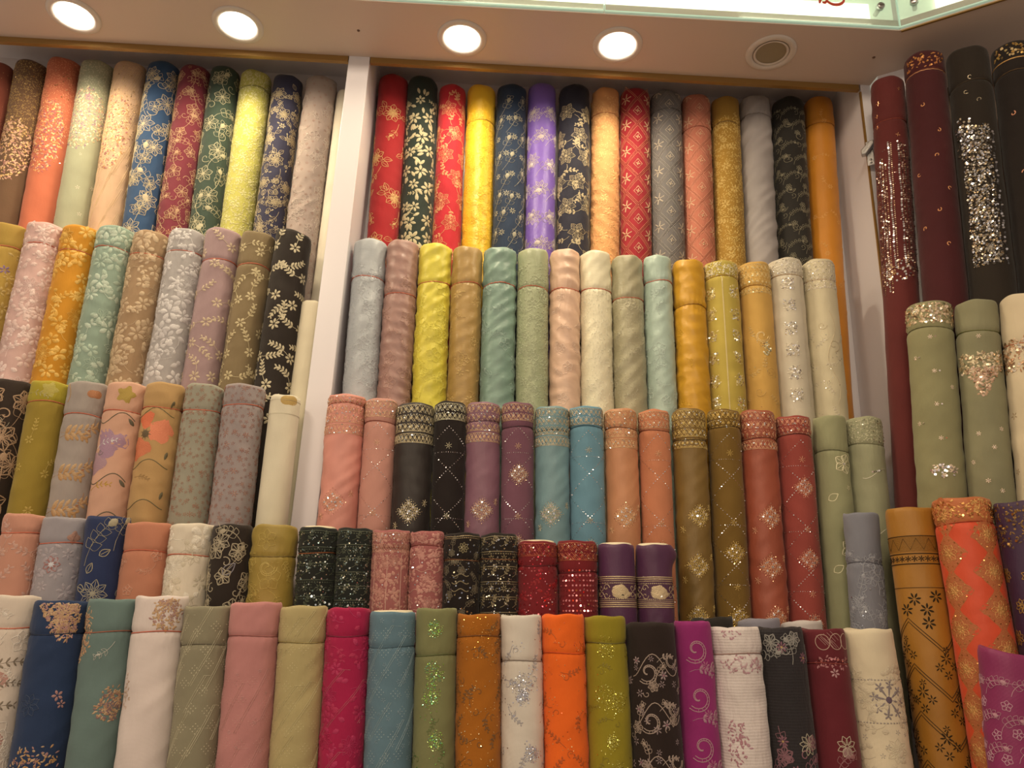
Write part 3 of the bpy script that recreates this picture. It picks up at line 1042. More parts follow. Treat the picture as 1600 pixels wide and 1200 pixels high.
# ------------------------------------------------------------------ rows of rolls
# (xl, xr, ytop, xl_low, xr_low, y_low, colour, string px below top or 0, cloth kind, amp, pattern, description, extras)
GL = 'Ge0c690'
SV = 'Sd9d4cc'
SG = 'Se2c07a'
ROWL = {
 1: [
  (-38, 10, 95, -88, -40, 345, '8c4a38', 0, 'cotton', 1, lambda p: p.crust('c08a5a', 500), 'reddish brown roll cut by the left picture edge', {}),
  (14, 63, 92, -30, 17, 345, '6e4f33', 0, 'cotton', 1, lambda p: (p.crust('a98950', 1500, .004, .0, .26), p.cluster(0, .30, .06, .10, ['e0b08a', 'b07868', 'Gd8b070', 'cfa77a'], 520, .007), p.sequins([SG], 160, .02, v1=.3)), 'brown and gold bridal embroidered roll beside the coral one', {}),
  (66, 115, 88, 18, 72, 350, 'c46c4c', 0, 'cotton', 1, lambda p: (p.crust('e09468', 1200, .004, .0, .26), p.cluster(.0, .27, .05, .12, ['e8b088', 'b8605a', 'Ge8b878', '9c5860', 'd89a60'], 520, .0072), p.sequins([SG], 120, .02, v1=.35)), 'coral orange roll with clustered bridal embroidery', {}),
  (119, 166, 92, 72, 126, 352, 'a3a380', 0, 'cotton', 1, lambda p: (p.crust('c9c09a', 1300, .004, .0, .24), p.cluster(.0, .20, .07, .10, ['e6d8ae', 'c9927a', 'Ge0d098', '9c7888', 'c8aa70'], 560, .007), p.flower(.01, .13, .013, 7, 'c08090'), p.butis('d9cfb0', None, .004, .045, .06, .30)), 'sage grey roll with gold crusted embroidery and plain foot', {}),
  (171, 220, 94, 126, 182, 352, 'cda57d', 0, 'cotton', 1, lambda p: (p.geo('e0bd88', .02, .0, False, .3), p.crust('d8ad78', 1200, .004, .0, .25), p.cluster(-.01, .24, .05, .13, ['e8bc88', 'a8645c', 'Ge8c080', 'c08a50'], 560, .007), p.sequins([SG], 160, .02, v1=.35)), 'peach gold roll with striped top and flower clusters', {}),
  (224, 271, 94, 184, 241, 355, '2b4d72', 0, 'cotton', 1, lambda p: (p.lines('cbb98e', .026, .06, .062, .01, 7, .0012), p.lines('c3b183', .018, .05, .06, .04, 5, .001, False)), 'blue roll with large pale gold outlined blossoms', {}),
  (275, 320, 100, 241, 294, 360, '7c2735', 0, 'cotton', 1, lambda p: (p.lines('c4996a', .017, .045, .048, .0, 5, .0011), p.butis('b98a5c', None, .005, .03, .03)), 'crimson roll with gold outline flowers beside the blue one', {}),
  (324, 367, 102, 294, 343, 362, '37493a', 0, 'cotton', 1, lambda p: (p.lines('bdb488', .022, .055, .06, .0, 6, .0012),), 'dark green roll with pale outlined vines left of the lime roll', {}),
  (371, 418, 108, 345, 394, 362, 'bcb658', 30, 'cotton', 1, lambda p: (p.crust('d8cf86', 2600, .005, .0), p.filled('cfc878', .009, .026, .028, 1, None, 5, 0)), 'lime green roll with tonal raised embroidery', {'string': '7a7434'}),
  (423, 467, 115, 395, 444, 362, '34334a', 0, 'cotton', 1, lambda p: (p.peonies('b9a67c', 'a8956c', .017, .055, .05, .03), p.filled('b7a67e', .007, .035, .035)), 'navy roll with beige rose embroidery in the left bay', {}),
  (472, 523, 116, 432, 484, 440, 'ae9a8b', 0, 'cotton', 1.6, lambda p: (p.butis('a47762', None, .003, .018, .018, 0), p.tonal('c8b6a4', .012, .035, .035)), 'greyish pink roll with scattered tiny red sprigs, beside cream one', {}),
  (524, 553, 139, 489, 518, 440, 'efe3c4', 0, 'cotton', .5, None, 'plain cream roll tucked behind the left divider', {}),
 ],
 2: [
  (-22, 29, 347, -54, 4, 490, 'a98a3c', 38, 'cotton', 1, lambda p: (p.filled('b79a55', .012), p.flower(.03, .13, .013, 6, '8a6a8a')), 'olive gold roll with a mauve flower at the left edge', {}),
  (31, 86, 345, -15, 45, 590, 'd3aa9e', 36, 'cotton', 1, lambda p: p.lace('e3c6ba', .013, .024, .026, 0, 'd9b8ab'), 'pale pink roll with dense tonal lace flowers', {}),
  (87, 142, 350, 42, 98, 592, 'c98a1c', 42, 'cotton', 1, lambda p: p.lace('e0b254', .012, .026, .028, 0, 'd6a33e'), 'mustard yellow roll with cut lace flowers in the left bay', {}),
  (143, 198, 351, 100, 156, 595, '8aa18c', 35, 'cotton', 1, lambda p: p.lace('b4c4ac', .014, .028, .03, 0, 'a3b89f'), 'sea green roll with pale leaf lace', {}),
  (200, 254, 359, 157, 215, 597, 'a3835b', 38, 'cotton', 1, lambda p: p.lace('c8ab80', .014, .027, .03, 0, 'bda078'), 'tan brown roll with beige daisy lace', {}),
  (257, 313, 356, 217, 275, 599, 'aba59f', 36, 'cotton', 1, lambda p: p.lace('d3cdc6', .014, .026, .028, 0, 'c6c0ba'), 'silver grey roll with white lace flowers', {}),
  (315, 369, 355, 276, 334, 601, 'a48684', 52, 'cotton', 1, lambda p: p.sprays('c9b08c', .034, .05, .055), 'dusty mauve roll with gold leaf sprays', {}),
  (371, 423, 360, 336, 390, 601, '847049', 55, 'cotton', 1, lambda p: p.sprays('c9b681', .032, .046, .055), 'olive brown roll with gold leaf sprays', {}),
  (427, 485, 357, 388, 450, 613, '2a211a', 0, 'cotton', 1, lambda p: p.sprays('c9bb92', .036, .048, .058, 0, True, 5), 'black roll with cream flower sprays in the left bay', {'tilt': -.18}),
  (471, 503, 469, 441, 473, 740, 'e8dbb4', 0, 'cotton', .4, None, 'plain cream roll, upper of two beside the left divider', {}),
 ],
 3: [
  (-25, 35, 592, -62, 0, 758, '33261c', 0, 'cotton', 1, lambda p: (p.lines('b3906a', .026, .055, .06, 0, 6, .002), p.scroll(.01, .1, .02, 'a9a184')), 'black roll with tan scroll flowers at the left edge', {}),
  (37, 94, 594, 0, 58, 804, '96802e', 30, 'cotton', 1, lambda p: (p.sprays('b59c48', .025, .07, .07, .08), p.blob(.02, .02, lambda a: .016*(1+.25*cos(5*a)), 'b3a54c'), p.spray(-.03, .03, 1.4, .04, 'b5a860', 4)), 'olive roll with brighter yellow green cuff', {'cuffcol': 'a99a2c'}),
  (98, 154, 595, 58, 121, 806, 'a1958a', 48, 'cotton', 1.2, lambda p: [(p.spray(-.045, v+.012, 1.75, .085, 'c09a68', 6, .35, -.6, .024), p.spray(-.04, v+.028, 1.3, .06, 'b48c5c', 5, .4, .5, .020), p.spray(.045, v-.02, 3.2, .03, 'a8713f', 4)) for v in (.105, .195, .275)] + [p.blob(.035, .028, lambda a: .013*(1+.3*cos(2*a)), 'a8714a'), p.st([(-.03+.01*sin(i*.3), .004+i*.005) for i in range(10)], .002, 'b08c5c')], 'grey roll with tan feathery leaf branches', {}),
  (159, 215, 596, 121, 185, 808, 'd3a080', 42, 'cotton', 1.2, lambda p: (p.blob(-.002, .145, lambda a: .034*(1+.3*cos(3*a+.6)+.1*sin(7*a)), 'a98296'), p.blob(-.028, .19, lambda a: .024*(1+.2*cos(3*a)), 'b08a92'), p.spray(-.035, .155, .9, .04, 'd8d8d0', 4, .3), p.scroll(-.02, .165, .008, '5a6040'), p.blob(.018, .03, lambda a: .018*(1+.25*cos(5*a)), 'ad9240'), [(p.st([(-.05+i*.005, v+.012*sin(i*.35)) for i in range(20)], .0022, '6a6048'), p.pet(.03, v, 2.4, .022, .009, '6a6048')) for v in (.085, .225, .31)], p.spray(-.035, .25, 1.0, .04, 'c39a40', 4)), 'peach pink roll with a purple flower and curling stems', {}),
  (219, 277, 597, 185, 249, 812, 'b8945f', 36, 'cotton', 1.4, lambda p: (p.blob(-.018, .088, lambda a: .019*(1+.2*cos(3*a+2.2)+.07*sin(9*a)), 'd9734a'), p.blob(-.026, .155, lambda a: .026*(1+.2*cos(3*a)+.05*sin(8*a)), 'cf7850'), p.blob(.020, .115, lambda a: .027*(1+.12*cos(5*a)+.05*sin(9*a)), 'e08660'), p.disc(-.014, .122, .009, '6a5838', .0015), p.flower(-.014, .122, .014, 9, '8a7048', None, .4), [(p.st([(-.05+i*.005, v+.010*sin(i*.35+1)) for i in range(20)], .0022, '77683f'), p.pet(.035, v-.01, .3, .02, .008, '6a6040')) for v in (.07, .19, .28)], p.spray(-.03, .22, 1.4, .03, 'a08050', 4, fill=False)), 'tan roll with a big orange poppy', {}),
  (282, 340, 599, 250, 311, 817, '9a9680', 38, 'cotton', 1, lambda p: (p.butis('a5765a', 'a5765a', .0045, .017, .019, 0, 6, .2), p.butis('9f6a50', None, .0028, .012, .012, 0)), 'greenish grey roll with small rust flowers', {}),
  (341, 408, 599, 315, 385, 818, '9a8d88', 30, 'cotton', 1, lambda p: (p.butis('a4705e', 'b28a70', .0048, .018, .02, 0, 6, .2), p.butis('9a6456', None, .0028, .012, .012, 0)), 'mauve grey roll with small rust flowers', {}),
  (418, 464, 616, 390, 439, 818, 'ddd3b2', 0, 'cotton', .4, lambda p: ([p.line(v, .0006, 'cbbf98') for v in (.012, .045)], p.blob(.018, .012, lambda a: .016*(1+.3*cos(2*a)), 'b99a55', .0003)), 'plain cream roll, lower and nearer of two beside the left divider', {}),
 ],
 4: [
  (-8, 54, 803, -28, 31, 930, 'c88b70', 26, 'cotton', 1, lambda p: (p.sprays('c99a86', .035, .06, .06, .03), p.tonal('d9a78c', .012)), 'salmon roll with tonal leaf sprays at the left edge', {}),
  (58, 121, 808, 33, 105, 932, '9c9598', 36, 'cotton', 1, lambda p: (p.filled('a89da0', .012, .03, .03), p.oflower(.005, .095, .017, 7, 'a8726c', None, .002), p.disc(.005, .095, .006, 'c9ccd0', .0012), p.blob(.04, .04, lambda a: .012*(1+.2*cos(4*a)), 'ad806c'), p.blob(-.03, .17, lambda a: .012*(1+.2*cos(4*a)), 'ad806c')), 'lilac grey roll with a pink ringed flower', {}),
  (122, 187, 806, 107, 171, 934, '27355c', 0, 'cotton', 1, lambda p: (p.spray(-.02, .10, .2, .09, 'a79c7c', 5, .5, .6, .026, False), p.spray(.035, .07, .1, .06, 'a79c7c', 3, .5, .6, .024, False), [p.opet(a, b, c, .022, .014, 'b0a47e', .0016, True) for a, b, c in ((.01, .08, 1.0), (-.01, .115, .4), (-.03, .14, 2))], p.oflower(.008, .155, .028, 8, 'a89f86', 'a89f86', .0016, True), p.lines('a89f86', .016, .1, .05, .17, 6, .0013)), 'royal blue roll with pale leaf vine and blossom', {}),
  (187, 254, 816, 171, 241, 935, 'bf7f62', 40, 'cotton', 1, lambda p: (p.tonal('cc8f70', .012, .04, .04, .05)), 'plain terracotta salmon roll left of the ivory one', {}),
  (256, 323, 818, 241, 308, 940, 'dccfb4', 44, 'cotton', 1.2, lambda p: p.lace('e6dcc4', .013, .03, .03, 0, 'cfc2a4'), 'ivory roll with tonal flowers between salmon and black rolls', {}),
  (325, 385, 820, 308, 373, 945, '2b211a', 0, 'cotton', 1, lambda p: (p.oflower(-.012, .035, .022, 6, 'b3a688', 'b3a688', .0016, True), p.opet(.0, .10, .8, .032, .018, '8f8a92', .0018, True), p.lines('b0a282', .017, .042, .042, .02, 5, .0014)), 'black roll with large cream outlined flowers left of olive gold roll', {}),
  (388, 456, 820, 375, 449, 945, '9c8432', 44, 'silk', 1.4, lambda p: (p.oflower(-.005, .03, .022, 6, 'b8a050', None, .0014), p.scroll(.0, .085, .022, 'c0a95c', 1, 0, 1, .0018, True), p.tonal('b59d4e', .018, .045, .045, .02)), 'olive gold silky roll in front of the left divider', {'string': '7c6722'}),
 ],
 5: [
  (-22, 49, 932, -72, 4, 1200, 'd9c9b4', 46, 'cotton', 1, lambda p: (p.tonal('e3d7c4', .016, .04, .04, 0), p.spray(-.01, .13, 1.1, .06, '8f7f68', 5), p.blob(.0, .15, lambda a: .028*(1+.2*cos(3*a)), 'c08f7e'), p.spray(.0, .16, 1.2, .05, '8f7f68', 5), p.blob(.01, .25, lambda a: .026*(1+.2*cos(3*a)), 'c08f7e'), p.spray(-.02, .21, 1.0, .06, '8f7f68', 5)), 'cream roll with pink and khaki leaf print at left edge', {}),
  (49, 129, 940, 5, 96, 1200, '23395c', 47, 'cotton', 1, lambda p: (p.paisley([(.016, .028, .048, .040, 'tri'), (.034, .034, .022, .034, 'ell')], 'c39a6a', 'b5887c', 240), p.paisley([(.012, .30, .05, .055, 'ell')], 'b9905f', 'a87b74', 260), p.flower(.036, .165, .010, 5, 'b08078'), p.flower(.044, .18, .008, 5, 'b08078'), p.oflower(-.01, .18, .02, 8, '3b4c68', None, .0012)), 'navy roll with clustered gold and pink paisley flowers', {'string': '1b2a44'}),
  (130, 206, 937, 96, 170, 1200, '667f78', 47, 'cotton', 1, lambda p: (p.paisley([(-.038, .06, .022, .05, 'ell')], 'c59b6c', 'b88a6c', 150), p.paisley([(.036, .185, .024, .030, 'ell')], 'b48a60', '8a6a68', 170), p.spray(.03, .075, -2.6, .03, 'c0bfb0', 3, fill=False)), 'teal roll with gold flower clusters at its edges', {'string': 'a0624a'}),
  (206, 285, 932, 170, 252, 1200, 'e0d0c4', 52, 'cotton', 1, lambda p: (p.paisley([(.03, .03, .028, .032, 'ell')], 'cba06e', 'b58a7c', 190), p.paisley([(.0, .35, .05, .05, 'ell')], 'bb9672', 'a8766e', 240), p.cluster(-.035, .17, .008, .03, ['c9a888', 'cdb09c'], 30, .005)), 'ivory white roll with gold flower cluster on its cuff', {}),
  (280, 350, 948, 254, 331, 1200, '8d8668', 55, 'cotton', 1, lambda p: p.geo('c7bd98', .04, .0), 'grey green roll with slanting cream stitched lines', {'string': '6f6850'}),
  (350, 428, 942, 331, 415, 1200, 'c4807a', 48, 'cotton', 1.1, lambda p: (p.butis('d09a92', None, .003, .03, .034, .10), p.geo('cc8f84', .06, .1, True, .5)), 'dusty pink roll with quiet dotted embroidery', {'string': 'a05c54'}),
  (432, 506, 948, 417, 494, 1200, 'b5a468', 52, 'cotton', 1.1, lambda p: (p.geo('cbbb80', .05, .0, True, .7),), 'pale khaki roll with fine slanting stitches', {'string': '8e7e48'}),
  (506, 575, 951, 491, 561, 1200, 'a81848', 40, 'cotton', 1, lambda p: (p.lace('b52a58', .010, .026, .028, 0, 'b22550'), p.geo('c0606c', .06, .09, False, .9)), 'crimson pink roll with tonal flowers and thin lines', {'string': '7c1034'}),
  (571, 643, 957, 561, 638, 1200, '5d7f8c', 50, 'cotton', 1, lambda p: (p.butis('7d98a2', None, .0032, .018, .02, 0), p.geo('90a8ac', .05, .0, True, .6)), 'steel blue roll with dotted tonal embroidery', {'string': '44626e', 'lining': True}),
  (643, 708, 951, 637, 706, 1200, '7e7f4c', 68, 'cotton', 1, lambda p: (p.gsprig('69743a', ['Sa8e060', 'S90d870'], .02, .05, .06, .14), p.glitter(['Sa0f048', 'Sc8f070', 'S70c890', 'Sd0e080'], [(0, .035, .016), (0, .115, .022), (-.005, .155, .02), (.005, .23, .016)], 190)), 'moss green roll with bright green glitter patches', {'string': '5c6430'}),
  (709, 780, 960, 708, 780, 1200, 'a96410', 32, 'cotton', 1, lambda p: (p.gsprig('84561c', ['Sffa850', 'Sf0b868', 'Sffd090'], .022, .035, .036, .0, 14), p.sequins(['Sffb060', 'Sffa040'], 200, 0, (.0005, .001), .07)), 'burnt orange brown roll with copper glitter sprigs', {'string': '7c470c'}),
  (781, 845, 962, 780, 850, 1200, 'd9cfbc', 66, 'cotton', 1, lambda p: (p.gsprig('b0aaa6', ['Sc0c8e8', 'Sd8dcf0', 'Sb8b8c8'], .022, .045, .05, .01, 16), p.glitter(['Sc0c8e8', 'Sd8dcf0', 'Sa8a8b8'], [(0, .125, .023), (0, .145, .015), (.015, .24, .016), (.0, .31, .02)], 190)), 'white roll with silver blue glitter flowers', {'string': '8f8172'}),
  (846, 915, 961, 850, 920, 1200, 'f26a14', 56, 'cotton', 1, lambda p: (p.gsprig('c05a1c', ['Sff9850', 'Sf07848', 'Sffc080'], .024, .045, .045, .02, 14),), 'bright orange roll with copper glitter sprigs', {'string': 'c84c10'}),
  (916, 981, 964, 920, 991, 1200, '94861a', 38, 'cotton', 1, lambda p: (p.glitter(['Se0d860', 'Sf0e880', 'Sc8b850'], [(-.005, .055, .02), (-.01, .14, .024), (.015, .15, .02), (0, .22, .014), (.01, .27, .02)], 130), p.gsprig('8a7c20', ['Se8e070'], .018, .05, .06, .05, 6)), 'chartreuse roll with yellow glitter specks', {'string': '6a6014'}),
  (981, 1060, 974, 992, 1072, 1200, '2a1d18', 0, 'cotton', 1, lambda p: [(p.scroll(-.018, v+.012, .023, 'b09a88', -1, 2.4, 1.1, .0016, True), p.scroll(.03, v-.01, .019, 'b09a88', 1, 0, 1.0, .0014, True), p.st([(-.05+i*.006, v+.02*cos(i*.45)) for i in range(18)], .0016, 'b09a88'), p.flower(.012, v+.018, .009, 6, 'a08a88', 'a86a78'), p.flower(-.04, v-.008, .008, 6, 'a08a88', 'a86a78'), p.spray(.0, v-.005, .8, .03, 'a89484', 4, .5, 1)) for v in (.075, .16, .25, .33)] + [p.butis('a08a88', None, .005, .022, .03, .06, 6, .3), p.lines('a8927f', .010, .06, .05, .08, 6, .001)], 'black roll with pinkish cream scroll vines', {}),
  (1060, 1117, 972, 1072, 1132, 1200, '96186c', 0, 'cotton', 1, lambda p: [(p.scroll(-.005, v, .027, 'b88a90', -1, 2.4, 1.15, .0016, True), p.flower(.012, v+.03, .010, 7, 'b05a80'), p.spray(-.02, v+.04, 1.2, .04, 'b07a8c', 4, .5, 1), p.scroll(.034, v+.03, .012, 'b88a90', 1, 1, 1.1, .0013, True), p.spray(.0, v+.02, 2.4, .035, 'b07a8c', 4, .4, -1)) for v in (.05, .135, .22, .3)], 'magenta purple roll with large curling scrolls', {}),
  (1115, 1190, 981, 1132, 1214, 1200, 'ddd0c6', 38, 'crinkle', 1.3, lambda p: (p.butis('b8808a', None, .006, .03, .02, .045, 6, .3) if 0 else None, p.cluster(.0, .065, .045, .016, ['c09098', 'b8888c', 'cba8a8'], 70, .006), p.cluster(-.025, .20, .02, .04, ['b88088', 'c09098'], 80, .006), p.cluster(.0, .28, .045, .035, ['b88088', 'c8a0a4'], 120, .006), p.cluster(-.02, .01, .02, .012, ['c09098'], 25, .005)), 'white crinkled roll with small pink flower sprigs', {'string': '9c7a6a'}),
  (1190, 1264, 981, 1215, 1283, 1200, '2e2a2c', 0, 'crinkle', .8, lambda p: (p.within(0, .055).lines('98948a', .015, .04, .04, .0, 6, .0014), p.within(.185, 9).lines('8f6068', .015, .04, .045, .18, 6, .0015), p.within(0, 9), [p.oflower(.018, v, .019, 9, 'b8ad90', 'b8ad90', .0014) for v in (.205, .3)], [p.flower(u, v, .011, 8, '8a5a68', 'c0a060') for u, v in ((-.015, .035), (.03, .055), (-.03, .20), (-.01, .25), (-.02, .3), (.02, .27))]), 'charcoal roll with plum flowers and cream loops', {}),
  (1266, 1330, 984, 1284, 1357, 1200, '6b1a26', 50, 'cotton', .9, lambda p: ([p.st([(-.028+.026*abs(t/4)+i*.003, .010+i*.0035+t*.002) for i in range(6)], .0012, 'a87a70') for t in range(-4, 5)], [p.st([(cx_+.013*cos(i*.33), .022+.013*sin(i*.33)*1.1) for i in range(20)], .0014, 'c0a088') for cx_ in (-.018, .008, .032)], [p.seq(-.03+i*.006, .055+.002*sin(i), .0022, 'Sff9090') for i in range(11)], p.flower(-.002, .078, .009, 6, 'c09090'), p.cluster(0, .06, .04, .01, ['c08080', 'b07070'], 40, .005), [(p.oflower(.004, v, .019, 8, 'c8b898', None, .0014), p.blob(.004, v+.01, lambda a: .010, 'a07a74')) for v in (.205, .29)], p.lines('a06a6a', .016, .05, .04, .24, 6, .0012)), 'maroon roll with cream looped medallions', {'string': '8c3a34'}),
  (1330, 1408, 984, 1357, 1437, 1200, 'e3d3ac', 0, 'cotton', 1.1, lambda p: (p.flower(.002, .125, .032, 8, '8f8480', '6a5a6a', .26, .2), [p.flower(.002+.027*sin(.2+i*pi/4), .125-.027*cos(.2+i*pi/4), .009, 5, '978b86', None, .5) for i in range(8)], p.lace('d8c8a4', .012, .03, .03, .06), [(p.butis('a89c8c', None, .004, .02, .018, v, 5) if 0 else p.dash(v, .0025, 'a89c8c', .006)) for v in (.09, .165, .265)], p.flower(.002, .30, .026, 8, '8f8480', '6a5a6a', .35), p.butis('b8ac98', None, .0035, .026, .026, .07, 5, .2)), 'cream roll with a grey snowflake shaped flower', {}),
 ],
}
RED4 = ['Sff4858', 'Sf08088', 'Sd0a0a0']
